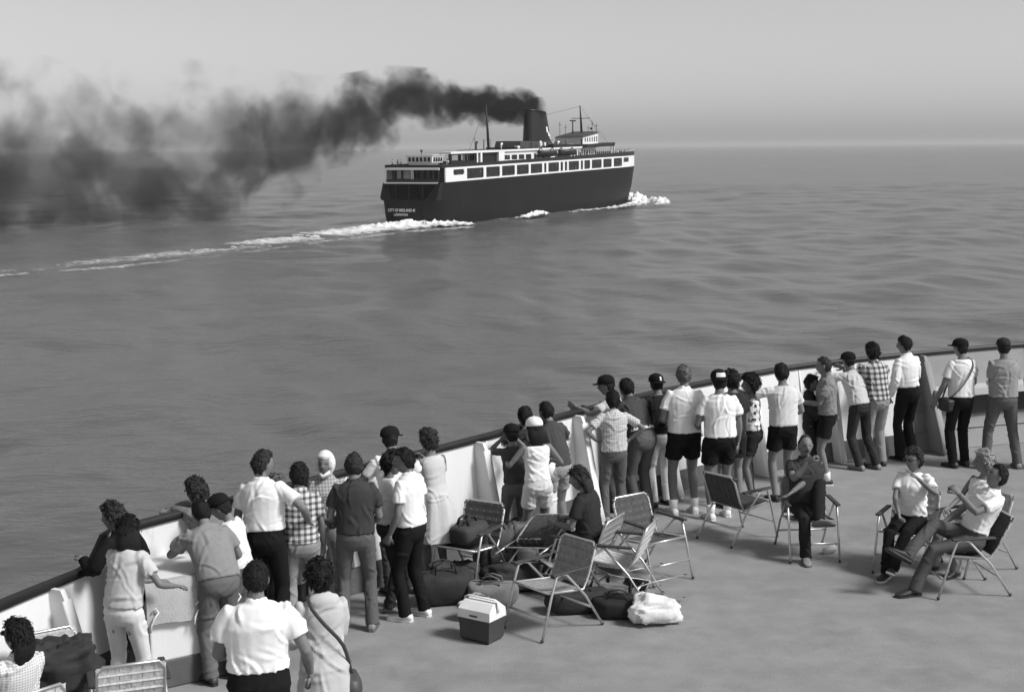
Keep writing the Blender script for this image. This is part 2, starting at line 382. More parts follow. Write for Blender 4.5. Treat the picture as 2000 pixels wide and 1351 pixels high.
me = o.data; bm = bmesh.new(); bm.from_mesh(me); [bm.faces.remove(f) for f in list(bm.faces) if f.normal.x < -0.9]; bm.to_mesh(me); bm.free()
for y in (5.2, 8.4, 11.6):
    m = MB(); m.box((0.9, y - 0.09, 5.3), (1.1, y + 0.09, 8.5)); m.build('gate_post', sh_mid, ship)
m = MB(); m.box((-0.62, 0.9, 8.45), (-0.1, 13.5, 8.93)); m.build('stern_beam', sh_white, ship)
m = MB(); m.tube([(-0.5, 0.9, 8.45), (-0.5, 0.75, 8.2), (-0.5, 0.7, 7.6)], 0.12, 8); m.build('beam_bracket', sh_white, ship, True)
# stern lettering
def text(body, y_centre, z, size, wide):
    cu = bpy.data.curves.new('lettering', 'FONT'); cu.body = body; cu.align_x = 'CENTER'; cu.align_y = 'CENTER'; cu.size = size; cu.extrude = 0.02; cu.offset = 0.012
    tmp = bpy.data.objects.new('lettering', cu); C.objects.link(tmp); dg = bpy.context.evaluated_depsgraph_get()
    me = bpy.data.meshes.new_from_object(tmp.evaluated_get(dg)); bpy.data.objects.remove(tmp)
    xs = [v.co.x for v in me.vertices]; k = wide / (max(xs) - min(xs))
    for v in me.vertices: v.co = Vector((-2.36 - v.co.z, y_centre - v.co.x * k, z + v.co.y))
    me.materials.clear(); me.materials.append(sh_white)
    o = bpy.data.objects.new('lettering', me); C.objects.link(o); o.parent = ship
text('CITY OF MIDLAND 41', 8.4, 3.25, 0.85, 6.3); text('LUDINGTON', 8.6, 2.35, 0.62, 3.2)
# white band with its openings
WIN = [(4.9, 10.0, .55, 'r'), (11.2, 19.3, .9, 'w'), (20.6, 27.6, .9, 'w'), (28.7, 35.6, .9, 'w'), (36.7, 43.4, .9, 'w'), (44.5, 51.2, .9, 'w'), (52.4, 53.7, .9, 'd'), (54.9, 61.5, .9, 'w'), (62.5, 64.0, .9, 'd'), (65.2, 66.7, .9, 'd'),
       (67.7, 74.5, .9, 'w'), (75.7, 77.2, .9, 'd'), (78.1, 82.1, .9, 'w'), (83.3, 90.3, .9, 'w'), (91.5, 97.7, .9, 'w'), (99.3, 105.7, .9, 'w'), (107.0, 111.8, .5, 'w')]
def side(x):
    """starboard plan offset of the band at x"""
    for (x0, y0), (x1, y1) in zip(top_h[3:-1], top_h[4:]):
        if x0 <= x <= x1 and x1 > x0: return y0 + (y1 - y0) * (x - x0) / (x1 - x0)
    return 0.0
def wall_piece(mb, x0, x1, f0, f1, mirror):
    xs = np.linspace(x0, x1, max(2, int((x1 - x0) / 2.5) + 1))
    rg = []
    for x in xs:
        a, b = zb(x), zt(x); z0 = a + (b - a) * f0; z1 = a + (b - a) * f1; y = side(x)
        Y = (lambda v: BEAM - v) if mirror else (lambda v: v)
        rg.append([(x, Y(y), z0), (x, Y(y), z1), (x, Y(y + 0.3), z1), (x, Y(y + 0.3), z0)])
    mb.loft(rg)
for mirror in (False, True):
    mb = MB(); xprev = 1.3
    for (a, b, hh, kd) in WIN:
        lo_, hi_ = (0.12, 0.86) if hh > 0.8 else ((0.45, 0.84) if kd == 'r' else (0.45, 0.86))
        wall_piece(mb, xprev, a, 0, 1, mirror); wall_piece(mb, a, b, 0, lo_, mirror); wall_piece(mb, a, b, hi_, 1, mirror); xprev = b
    wall_piece(mb, xprev, 124.5, 0, 1, mirror)
    mb.build('window_band', sh_white, ship)
    for (a, b, hh, kd) in WIN:
        lo_, hi_ = (0.12, 0.86) if hh > 0.8 else ((0.45, 0.84) if kd == 'r' else (0.45, 0.86))
        z0 = zb(a) + (zt(a) - zb(a)) * lo_; z1 = zb(b) + (zt(b) - zb(b)) * hi_
        rr_ = 0.35 if kd == 'w' else (0.6 if kd == 'r' else 0.1)
        P = rrect(0, b - a, z0 - 0.02, z1 + 0.02, rr_, rr_, 4)
        ya, yb = side(a), side(b); Y = (lambda v: BEAM - v) if mirror else (lambda v: v)
        pane = MB(); ptsP = [(a + s_, Y(ya + (yb - ya) * s_ / (b - a) + 0.16), z) for s_, z in P]
        pane.add(ptsP, [tuple(range(len(ptsP)))])
        w_ = pane.build('window', sh_glass if kd != 'd' else sh_hole, ship)
        # corner fillets: frame between the square opening and the rounded pane
        O = rrect(-0.02, b - a + 0.02, z0 - 0.04, z1 + 0.04, 0.02, 0.02, 4)
        fr = MB(); f_ = lambda s_, z, d: (a + s_, Y(ya + (yb - ya) * s_ / (b - a) + d), z)
        fr.loft([[f_(s_, z, 0.05) for s_, z in O], [f_(s_, z, 0.05) for s_, z in P], [f_(s_, z, 0.17) for s_, z in P]], cap=False); fr.build('frame', sh_white, w_)
        if kd == 'w' and not mirror and b - a > 5:
            for k in (1, 2):
                s_ = (b - a) * k / 3 + 0.3 * math.sin(a * 3 + k); mm = MB(); p = f_(s_, 0, 0.13)
                mm.box((p[0] - 0.07, p[1] - 0.02, z0), (p[0] + 0.07, p[1] + 0.03, z1)); mm.build('mullion', sh_mid, w_)
# bow end of the band, dark bulwark round the boat deck, deck sheets
u = MB(); seg = [i for i in range(n_) if TOPH[i][0] > 124.4]
b0 = [(TOPH[i][0], TOPH[i][1], zb(TOPH[i][0])) for i in seg]; b1 = [(TOPH[i][0], TOPH[i][1], zt(TOPH[i][0])) for i in seg]
u.loft([b0, b1], cap=False, closed=False); u.build('bow_plating', sh_white, ship, True)
u = MB(); seg = [i for i in range(n_)]
r0 = [(x, y, zt(x)) for x, y in TOPH]; c_ = Vector((60, 7, 0))
inset = lambda x, y: (x + (-0.12 if x > 60 else 0.12), y + (0.12 if y < 7 else -0.12))
u.loft([[(x, y, zt(x) - 0.02) for x, y in TOPH], [(x, y, zw(x)) for x, y in TOPH], [inset(x, y) + (zw(x),) for x, y in TOPH], [inset(x, y) + (zt(x) + 0.02,) for x, y in TOPH]], cap=False)
u.build('deck_edge_bulwark', sh_dark, ship)
u = MB(); u.add([(x, y, zt(x) + 0.01) for x, y in TOPH], [tuple(range(n_))]); u.build('boat_deck', sh_mid, ship)
u = MB(); u.add([(x, y, zb(x) - 0.05) for x, y in TOPH], [tuple(range(n_))]); u.build('cabin_deck', sh_mid, ship)
# stern gallery under the boat deck
m = MB(); m.box((-0.1, 0.8, 11.45), (0.25, 13.2, 11.95)); m.build('gallery_fascia', sh_white, ship)
m = MB(); m.box((-0.15, 0.9, 8.95), (0.0, 13.1, 9.55)); m.build('gallery_rail', sh_dark, ship)
m = MB(); m.box((3.4, 0.4, 8.9), (3.6, 13.6, 11.9)); m.build('gallery_wall', sh_mid, ship)
for y, w_, g_ in ((12.0, 0.9, 1), (10.2, 1.6, 1), (8.4, 0.9, 0), (7.2, 0.8, 0), (5.6, 0.9, 0), (4.2, 0.8, 0), (2.9, 0.9, 0)):
    m = MB(); m.box((3.3, y - w_ / 2, 9.6), (3.39, y + w_ / 2, 11.3)); m.build('gallery_window', sh_white if g_ else sh_hole, ship)
for y in (0.95, 2.2, 3.5, 4.9, 6.9, 7.3, 9.2, 11.4, 12.95):
    m = MB(); m.box((0.0, y - 0.07, 9.5), (0.14, y + 0.07, 11.5)); m.build('gallery_post', sh_white if 6 < y < 8 else sh_mid, ship)
# aft docking pilothouse
z_ = zt(2)
m = MB(); m.box((1.2, 3.6, z_), (5.2, 8.4, z_ + 1.0)); m.build('docking_house_base', sh_white, ship)
m = MB(); m.loft([[(0.9, 2.9, z_ + 1.0), (5.6, 2.9, z_ + 1.0), (5.6, 8.7, z_ + 1.0), (0.9, 8.7, z_ + 1.0)], [(0.7, 2.7, z_ + 2.5), (5.8, 2.7, z_ + 2.5), (5.8, 8.9, z_ + 2.5), (0.7, 8.9, z_ + 2.5)]]); dh = m.build('docking_house', sh_white, ship)
m = MB(); m.box((0.5, 2.5, z_ + 2.5), (6.0, 9.1, z_ + 2.62)); m.build('roof', sh_white, dh)
for k in range(6):
    y = 3.5 + k * 0.9; m = MB(); m.box((0.66, y - 0.26, z_ + 1.3), (0.80, y + 0.26, z_ + 2.15)); m.build('window', sh_glass, dh)
for k in range(4):
    x = 1.7 + k * 1.05; m = MB(); m.box((x - 0.3, 2.66, z_ + 1.3), (x + 0.3, 2.84, z_ + 2.15)); m.build('window', sh_glass, dh)
m = MB(); m.tube([(2.6, 6.2, z_ + 2.3), (2.6, 6.2, z_ + 3.3)], 0.08, 6).ell((2.6, 6.2, z_ + 3.45), (0.3, 0.3, 0.25), 8, 6); m.build('searchlight', sh_dark, ship, True)
# deckhouse on the boat deck: open shelter aft, cabin forward
ROOF = lambda x: 14.55 + 0.012 * x
def slab(name, x0, x1, y0, y1, t, m_, zf=ROOF):
    m = MB(); m.loft([[(x, y0, zf(x)), (x, y1, zf(x)), (x, y1, zf(x) + t), (x, y0, zf(x) + t)] for x in np.linspace(x0, x1, 8)]); return m.build(name, m_, ship)
slab('shelter_roof', 7.0, 30.9, 1.6, 4.4, 0.42, sh_white)
slab('house_roof', 31.0, 92.0, 1.6, 12.4, 0.42, sh_white)
slab('roof_deck', 31.2, 91.8, 1.8, 12.2, 0.03, sh_mid, lambda x: ROOF(x) + 0.425)
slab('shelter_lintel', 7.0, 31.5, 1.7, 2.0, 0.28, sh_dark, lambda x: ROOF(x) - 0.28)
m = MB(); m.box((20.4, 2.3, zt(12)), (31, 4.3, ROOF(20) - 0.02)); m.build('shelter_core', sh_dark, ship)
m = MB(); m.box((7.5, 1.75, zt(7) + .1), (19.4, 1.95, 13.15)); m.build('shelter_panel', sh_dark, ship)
for x0 in (7.2, 11.6, 15.6, 19.0):
    m = MB(); m.box((x0, 4.05, zt(x0)), (x0 + .35, 4.3, ROOF(x0) + .01)); m.build('shelter_post', sh_dark, ship)
    m = MB(); m.box((x0 + .1, 1.72, 13.1), (x0 + .4, 1.94, ROOF(x0) - .2)); m.build('shelter_post', sh_dark, ship)
for x0, x1 in ((7.0, 7.5), (19.4, 20.0), (21.2, 22.1), (30.6, 33.6)):
    m = MB(); m.box((x0, 1.62, zt(x0)), (x1, 2.2, ROOF(x0) + 0.01)); m.build('shelter_pillar', sh_white if x0 > 10 else sh_dark, ship)
m = MB(); m.loft([[(x, 2.0, zt(x)), (x, 12, zt(x)), (x, 12, ROOF(x)), (x, 2.0, ROOF(x))] for x in (33.2, 60, 91)]); m.build('cabin_house', sh_white, ship)
for k in range(4):
    x = 34.2 + k * 4.0; m = MB(); P = rrect(0, 3.1, 13.15 + .012 * k, 14.2 + .03 * k, 0.2, 0.2, 3); pts = [(x + a, 1.97, z) for a, z in P]; m.add(pts, [tuple(range(len(pts)))]); m.build('cabin_window', sh_glass, ship)
for x in (51, 56, 80, 84, 88):
    m = MB(); m.box((x, 1.95, 13.0), (x + 0.9, 1.99, 14.5)); m.build('cabin_door', sh_mid, ship)
# lifeboats under davits
for k, x0 in enumerate((51.0, 63.6)):
    lb = MB(); rg = []
    for t in np.linspace(0, 1, 11):
        w_ = 1.15 * math.sin(math.pi * (0.06 + 0.88 * t)) ** 0.6; zc = 14.35 + 0.012 * x0 - 0.45 + 0.9 * (t - 0.5) ** 2
        rg.append([(x0 + 10.2 * t, 0.75 + w_ * math.cos(R(a)), zc + (0.55 if a < 181 and a > -1 else 0) * 0 + 0.95 * math.sin(R(a)) * (1 if a > 180 else 0.35)) for a in range(0, 360, 36)])
    lb.loft(rg); b_ = autosmooth(lb.build('lifeboat', sh_boat, ship), 40)
    for xx in (1.6, 8.6):
        dv = MB(); dv.tube([(x0 + xx, 1.7, 13.0), (x0 + xx, 1.5, 15.2), (x0 + xx, 0.9, 15.7), (x0 + xx, 0.6, 15.3)], 0.14, 6); dv.build('davit', sh_dark, b_, True)
# grey fan house, funnel, forward dark bulwark
m = MB(); m.loft([[(46.5, 3.6, 15.3), (73, 3.6, 15.6), (73, 10.4, 15.6), (46.5, 10.4, 15.3)], [(47.3, 3.8, 17.35), (72, 3.8, 17.2), (72, 10.2, 17.2), (47.3, 10.2, 17.35)]]); m.build('fan_house', sh_mid, ship)
m = MB(); m.box((43.5, 3.0, 15.2), (47.5, 11, 15.9)); m.build('fan_house_step', sh_dark, ship)
for x, w_ in ((58.5, 0.8), (60.6, 1.0)):
    m = MB(); m.box((x, 3.45, 16.2), (x + w_, 3.75, 17.0)); m.build('vent_door', sh_white, ship)
rg = []
for t in np.linspace(0, 1, 9):
    cx = 64.3 - 1.0 * t; a = 6.2 - 1.6 * t; b_ = 2.75 - 0.6 * t
    rg.append([(cx + a * math.cos(R(q)), 7 + b_ * math.sin(R(q)), 16.9 + 8.0 * t - 1.2 * t * (0.5 - 0.5 * math.cos(R(q) + math.pi)) * (0.0 if t < 1 else 0) - t * 0.9 * (math.cos(R(q)) + 1) * 0.5) for q in range(0, 360, 12)])
m = MB(); m.loft(rg); fun = autosmooth(m.build('funnel', mat('ship_funnel', 0.008, 0.55, 0.25, 0.3), ship), 40)
m = MB(); m.loft([[((p[0] - 63.3) * 1.02 + 63.3, (p[1] - 7) * 1.02 + 7, p[2] - 0.4) for p in rg[-1]], [((p[0] - 63.3) * 1.02 + 63.3, (p[1] - 7) * 1.02 + 7, p[2] + 0.15) for p in rg[-1]]]); m.build('funnel_rim', sh_dark, fun, True)
def fun_at(q, t, k=1.012):
    cx = 64.3 - 1.0 * t; a = (6.2 - 1.6 * t) * k; b_ = (2.75 - 0.6 * t) * k
    return (cx + a * math.cos(R(q)), 7 + b_ * math.sin(R(q)), 16.9 + 8.0 * t - t * 0.9 * (math.cos(R(q)) + 1) * 0.5)
for q0, q1, t0, t1 in ((274, 286, 0.34, 0.52), (283, 296, 0.22, 0.36), (294, 306, 0.12, 0.30)):
    m = MB(); m.loft([[fun_at(q0 + (q1 - q0) * k / 4, t0) for k in range(5)], [fun_at(q0 + (q1 - q0) * k / 4, t1) for k in range(5)]], cap=False, closed=False); m.build('emblem', sh_white, fun)
m = MB(); m.loft([[(x, 1.7, 15.75), (x, 12.3, 15.75), (x, 12.3, 16.55), (x, 1.7, 16.55)] for x in (62, 90)]); m.build('texas_bulwark', sh_dark, ship)
# pilothouse, its bridge wing and the foremast
m = MB(); m.loft([[(85, 3.2, 15.9), (96, 3.2, 15.9), (96, 10.9, 15.9), (85, 10.9, 15.9)], [(85, 3.2, 18.3), (96, 3.2, 19.5), (96, 10.9, 19.5), (85, 10.9, 18.3)]]); ph = m.build('pilothouse', sh_white, ship)
m = MB(); m.loft([[(84.7, 2.9, 18.33), (96.6, 2.9, 19.62), (96.6, 11.2, 19.62), (84.7, 11.2, 18.33)], [(85.5, 4, 18.8), (95.6, 4, 19.9), (95.6, 10, 19.9), (85.5, 10, 18.8)]]); m.build('roof', sh_mid, ph)
for k in range(6):
    x = 86.4 + k * 1.65; m = MB(); m.box((x, 3.14, 17.2), (x + 0.6, 3.24, 18.1 + 0.1 * k)); m.build('window', sh_glass, ph)
for x0, y0 in ((80.5, 0.4),):
    m = MB(); m.loft([[(x0, y0, 15.65), (101, y0, 16.0), (101, 4, 16.0), (x0, 4, 15.65)], [(x0 + 1, y0, 16.3), (101.5, y0, 16.95), (101.5, 4, 16.95), (x0 + 1, 4, 16.3)]]); m.build('bridge_wing', sh_dark, ship)
    for x in (99.0, 101.0): 
        m = MB(); m.box((x, 0.5, 13.2), (x + 0.3, 0.8, 16.1)); m.build('wing_post', sh_white, ship)
m = MB(); m.tube([(36.6, 7, 15), (36.1, 7, 20), (35.4, 7, 25.6)], [0.34, 0.28, 0.12], 8); ma = m.build('aft_mast', sh_dark, ship, True)
m = MB(); m.tube([(30, 5, 15), (30, 5, 17.6)], 0.07, 5).tube([(31.5, 8, 15), (31.5, 8, 18.1)], 0.07, 5).tube([(38, 9, 15), (38, 9, 17.7), (42, 9, 17.7), (42, 9, 15)], 0.05, 5).tube([(44, 6, 15), (44, 6, 17.5)], 0.09, 5); m.build('deck_pipes', sh_dark, ship, True)
m = MB(); m.tube([(93.8, 7, 18.5), (93.4, 7, 22), (92.6, 7, 26.6)], [0.36, 0.3, 0.14], 8); fm = m.build('foremast', sh_dark, ship, True)
m = MB(); m.tube([(93.2, 4.4, 23.3), (93.2, 9.6, 23.3)], 0.09, 5); m.build('yard', sh_dark, fm, True)
m = MB(); m.tube([(90, 8, 18.5), (90, 8, 22.6)], 0.16, 6).box((88.6, 7.7, 22.5), (91.6, 8.3, 22.8)); m.build('radar', sh_dark, ship, True)
for x, y, h_ in ((95, 4.5, 3.4), (95.5, 5.8, 2.2), (95.8, 3.6, 2.9), (86, 10, 3.2), (87.5, 9, 2.4)):
    m = MB(); m.tube([(x, y, 18.6), (x, y, 19.2 + h_)], 0.06, 5).tube([(x, y - 0.5, 19 + h_ * 0.8), (x, y + 0.5, 19 + h_ * 0.8)], 0.05, 5); m.build('antenna', sh_dark, ship, True)
m = MB(); m.ell((95.4, 4.9, 20.6), (0.35, 0.35, 0.35), 8, 6); m.build('searchlight', sh_dark, ship, True)
# ventilators and lockers on the upper decks, plate laps on the hull
rv = random.Random(9)
for k in range(11):
    x = 33 + k * 5.4 + rv.random() * 2; y = (2.6, 11.2, 3.0)[k % 3]
    if 44 < x < 76: y = (2.5, 11.4)[k % 2]
    m = MB(); hh = .7 + .7 * rv.random(); z0 = ROOF(x) + .44
    if k % 3 == 2: m.bbox((x, y, z0), (x + 1.4, y + .8, z0 + .7), .05); m.build('roof_locker', (sh_white, sh_mid)[k % 2], ship)
    else: m.tube([(x, y, z0), (x, y, z0 + hh), (x + .1, y, z0 + hh + .25), (x + .4, y, z0 + hh + .35)], [.18, .18, .24, .3], 8); m.build('ventilator', (sh_white, sh_dark)[k % 2], ship, True)
for z in (3.3, 4.5, 7.2):
    m = MB(); m.loft([[(x, -0.035, z + .004 * x), (x, 0.02, z + .004 * x), (x, 0.02, z + .07 + .004 * x), (x, -0.035, z + .07 + .004 * x)] for x in (8, 40, 88)]); m.build('plate_lap', sh_hull, ship)
# rigging
for a_, b_ in (((35.4, 7, 25.4), (31.5, 4.5, 15.2)), ((35.4, 7, 25.4), (31.5, 9.5, 15.2)), ((35.4, 7, 25.4), (58.5, 7, 24.2)), ((92.6, 7, 26.4), (118, 7, 14.8)), ((92.6, 7, 26.4), (70, 7, 23.8)), ((93.2, 4.6, 23.3), (96, 3.4, 19.6))):
    m = MB(); m.tube([a_, b_], 0.035, 4); m.build('stay', sh_dark, ship, True)
# white deck railing forward
for x in np.arange(74, 123, 1.5):
    y = side(x) + 0.35; m = MB(); m.box((x - 0.05, y - 0.05, zw(x) - 0.05), (x + 0.05, y + 0.05, zw(x) + 0.75 + 0.3 * (x < 94))); m.build('railing_post', sh_white, ship)
for k in range(9):
    x = 75 + k * 1.9; m = MB(); m.box((x, 1.9, 13.3), (x + 0.95, 1.985, 15.0)); m.build('cabin_panel', sh_hole if k % 2 else sh_mid, ship)
# portholes along the hull and a fender mark
for k in range(18):
    x = 7.4 + k * 5.4 + 0.8 * math.sin(k * 2.3)
    if x > 84: break
    m = MB(); z = 5.55 + 0.004 * x
    P = [(x + 0.22 * math.cos(R(a)), -0.03 , z + 0.22 * math.sin(R(a))) for a in range(0, 360, 45)]; m.add(P, [tuple(range(8))]); m.build('porthole', sh_hole, ship)
m = MB(); m.box((53.7, -0.06, 4.1), (54.9, 0.03, 5.1)); m.build('side_port', sh_hole, ship)
m = MB(); m.loft([[(x, -0.09, 1.75), (x, 0.02, 1.75), (x, 0.02, 2.0), (x, -0.09, 2.0)] for x in (8, 40, 82)]); m.build('rubbing_strake', sh_hull, ship)

# tiny passengers on its decks
def tiny_mesh(k):
    m = MB(); rs = random.Random(k); w = 0.2
    m.tube([(-.1, 0, 0), (-.1, 0, .45), (-.09, 0, .9)], [.07, .08, .1], 6).tube([(.1, .03, 0), (.1, .02, .45), (.09, 0, .9)], [.07, .08, .1], 6)
    m.tube([(0, 0, .85), (0, 0, 1.1), (0, .02, 1.35), (0, .02, 1.47)], [(.18, .13), (.16, .12), (.21, .13), (.1, .08)], 8, 1, ref=(1, 0, 0))
    for s in (-1, 1): m.tube([(s * .2, .02, 1.4), (s * .27, .05, 1.12), (s * .2, .22 + .1 * rs.random(), 1.05)], [.06, .05, .04], 6, 1)
    m.tube([(0, .02, 1.45), (0, .03, 1.55)], .05, 6, 2).ell((0, .04, 1.63), (.085, .1, .12), 8, 6, 2).ell((0, .01, 1.67), (.092, .1, .11), 8, 6, 3)
    return m
pd = mat('tiny_dark_clothes', 0.05, 0.9); pl_ = mat('tiny_light_clothes', 0.6, 0.9); psk = mat('skin', 0.18, 0.6, 0.08, 30, 0.1, 60, 0.3); hk = mat('hair_dark', 0.009, 0.65, 0.6, 60, 0.8, 160, 0.25)
TM = [tiny_mesh(1).mesh('person', [pd, pl_, psk, hk]), tiny_mesh(2).mesh('person', [pd, pd, psk, hk]), tiny_mesh(3).mesh('person', [pl_, pl_, psk, hk])]
RZ = 65.33; cR, sR = math.cos(R(RZ)), math.sin(R(RZ))
def sw(x, y, z): return (SHIP[0] + x * cR - y * sR, SHIP[1] + x * sR + y * cR, SHIP[2] + z)
rs = random.Random(5)
def tiny(x, y, z, lab, grp):
    k = rs.randrange(3); o = bpy.data.objects.new('person', TM[k]); C.objects.link(o); o.location = sw(x, y, z); o.rotation_euler = (0, 0, rs.random() * 6.28)
    w = ('in pale shirt and dark trousers', 'all in dark clothes', 'all in pale clothes')[k]; tag(o, lab.replace('tiny passenger', 'tiny passenger ' + w), 'person', grp + ', ' + w)
for k in range(11): x = 104 + k * 1.6; tiny(x, side(x) + 0.75 + 0.6 * rs.random(), zt(x) + 0.02, 'tiny passenger along the bow rail of the ferry', 'passengers at the bow of the distant ferry')
for k, y in enumerate((12.2, 11.2, 10.3, 2.0, 1.6)): tiny(1.0 + 0.5 * (k % 2) + (4.5 if y < 3 else 0), y, zt(1) + 0.02, 'tiny passenger beside the white docking house on the stern', 'passengers on the stern of the distant ferry')
for k in range(6): x = 52 + k * 4.3; tiny(x, 2.4 + rs.random(), ROOF(x) + 0.46, 'tiny passenger on the roof deck above the lifeboats', 'passengers on the roof deck of the distant ferry')

# ------------------------------------------------------------------ foam the ferry throws up
def foam_mat(name='foam'):
    m = bpy.data.materials.new(name); nt, n, l = nodes_of(m)
    out = n.new('ShaderNodeOutputMaterial'); d = n.new('ShaderNodeBsdfDiffuse'); d.inputs[0].default_value = (0.82, 0.82, 0.82, 1)
    t = n.new('ShaderNodeBsdfTransparent'); mx = n.new('ShaderNodeMixShader'); l.new(t.outputs[0], mx.inputs[1]); l.new(d.outputs[0], mx.inputs[2]); l.new(mx.outputs[0], out.inputs[0])
    at = n.new('ShaderNodeAttribute'); at.attribute_name = 'cover'; tc = n.new('ShaderNodeTexCoord')
    mp = n.new('ShaderNodeMapping'); mp.inputs['Rotation'].default_value = (0, 0, R(-65)); mp.inputs['Scale'].default_value = (0.55, 1.5, 1); l.new(tc.outputs['Object'], mp.inputs[0])
    nz = n.new('ShaderNodeTexNoise'); nz.inputs['Scale'].default_value = 0.55; nz.inputs['Detail'].default_value = 10; nz.inputs['Roughness'].default_value = 0.82; nz.inputs['Distortion'].default_value = 0.6; l.new(mp.outputs[0], nz.inputs[0])
    a = n.new('ShaderNodeMath'); a.operation = 'ADD'; l.new(at.outputs['Fac'], a.inputs[0]); l.new(nz.outputs[0], a.inputs[1])
    r = n.new('ShaderNodeMapRange'); r.inputs[1].default_value = 0.90; r.inputs[2].default_value = 1.22; l.new(a.outputs[0], r.inputs[0]); l.new(r.outputs[0], mx.inputs[0])
    return m
FOAM = foam_mat()
def foam(name, label, path, nw=34, step=0.7):
    """path: (x, y, half width, height, cover) in the ferry's frame"""
    P = np.array(path, float); s = np.concatenate([[0], np.cumsum(np.hypot(np.diff(P[:, 0]), np.diff(P[:, 1])))])
    q = np.linspace(0, s[-1], int(s[-1] / step) + 2); I = np.stack([np.interp(q, s, P[:, k]) for k in range(5)], 1)
    T = np.gradient(I[:, :2], axis=0); T /= np.linalg.norm(T, axis=1)[:, None]; N = np.stack([-T[:, 1], T[:, 0]], 1)
    V = []; cov = []; w = np.linspace(-1, 1, nw)
    for i in range(len(I)):
        for x in w:
            c = I[i, :2] + N[i] * x * I[i, 2]; pr = max(0, 1 - x * x)
            V.append((c[0], c[1], I[i, 3] * pr)); cov.append(I[i, 4] * pr ** 0.6)
    V = np.array(V); nz = sinnoise(V, 0.3, 11) * 0.5 + sinnoise(V, 0.8, 12) * 0.4 + sinnoise(V, 2.0, 13) * 0.12
    V[:, 2] = 0.14 + V[:, 2] * (0.6 + 0.7 * nz) + 0.06 * nz
    W = np.array([sw(*p) for p in V]); m = MB(); m.v = [tuple(p) for p in W]
    for i in range(len(I) - 1):
        for j in range(nw - 1): m.f.append((i * nw + j, i * nw + j + 1, (i + 1) * nw + j + 1, (i + 1) * nw + j)); m.mi.append(0)
    o = m.build(name, FOAM, None, True); a = o.data.attributes.new('cover', 'FLOAT', 'POINT'); a.data.foreach_set('value', cov)
    return tag(o, label, 'foam', kind='stuff')
foam('stern_foam', 'white churned water behind the ferry stern', [(5, -4.0, 2.8, .8, .7), (0, -1.0, 5.5, 1.5, .86), (-5, 4, 8.5, 1.6, .84), (-12, 6, 9.5, 1.0, .76), (-22, 6.5, 9.5, 0.7, .66), (-40, 6, 10, .45, .60), (-62, 4, 10, .3, .53), (-85, 3, 9, .2, .48), (-105, 5, 7, .15, .44), (-125, 7, 6, .1, .40)])
foam('wake_streak', 'thin pale wake streak trailing on the near side of the foam', [(-4, -8, 3.0, .25, .56), (-20, -4, 2.6, .2, .48), (-50, -3, 3.0, .15, .46), (-80, -6, 2.6, .12, .44), (-105, -4, 2.4, .1, .48), (-122, 2, 2.4, .1, .50), (-140, 6, 2.0, .1, .46)])
foam('bow_wave', 'white bow wave curling off the ferry bow', [(129, 7.5, 1.8, 1.0, .7), (125, 3.5, 3.6, 3.0, .95), (118, -0.8, 3.4, 2.8, .92), (109, -3.6, 3.0, 1.6, .8), (96, -5.0, 2.4, .8, .62), (80, -4.4, 2.0, .5, .56), (62, -2.5, 1.7, .35, .5)], 26, 0.45)
foam('bow_wave', 'outer white crest spreading from the ferry bow', [(128, -0.5, 2.0, 1.4, .8), (121, -6.0, 3.0, 1.7, .88), (113, -9.5, 2.6, 1.0, .7), (102, -11, 2.0, .6, .5)], 24, 0.45)
foam('side_splash', 'small white splash against the ferry side amidships', [(52, -1.4, 0.8, .4, .6), (46, -1.6, 1.5, 1.6, .95), (40, -2.2, 1.6, 1.0, .8), (32, -2.6, 1.2, .4, .5), (22, -1.6, .8, .2, .4)], 20, 0.35)
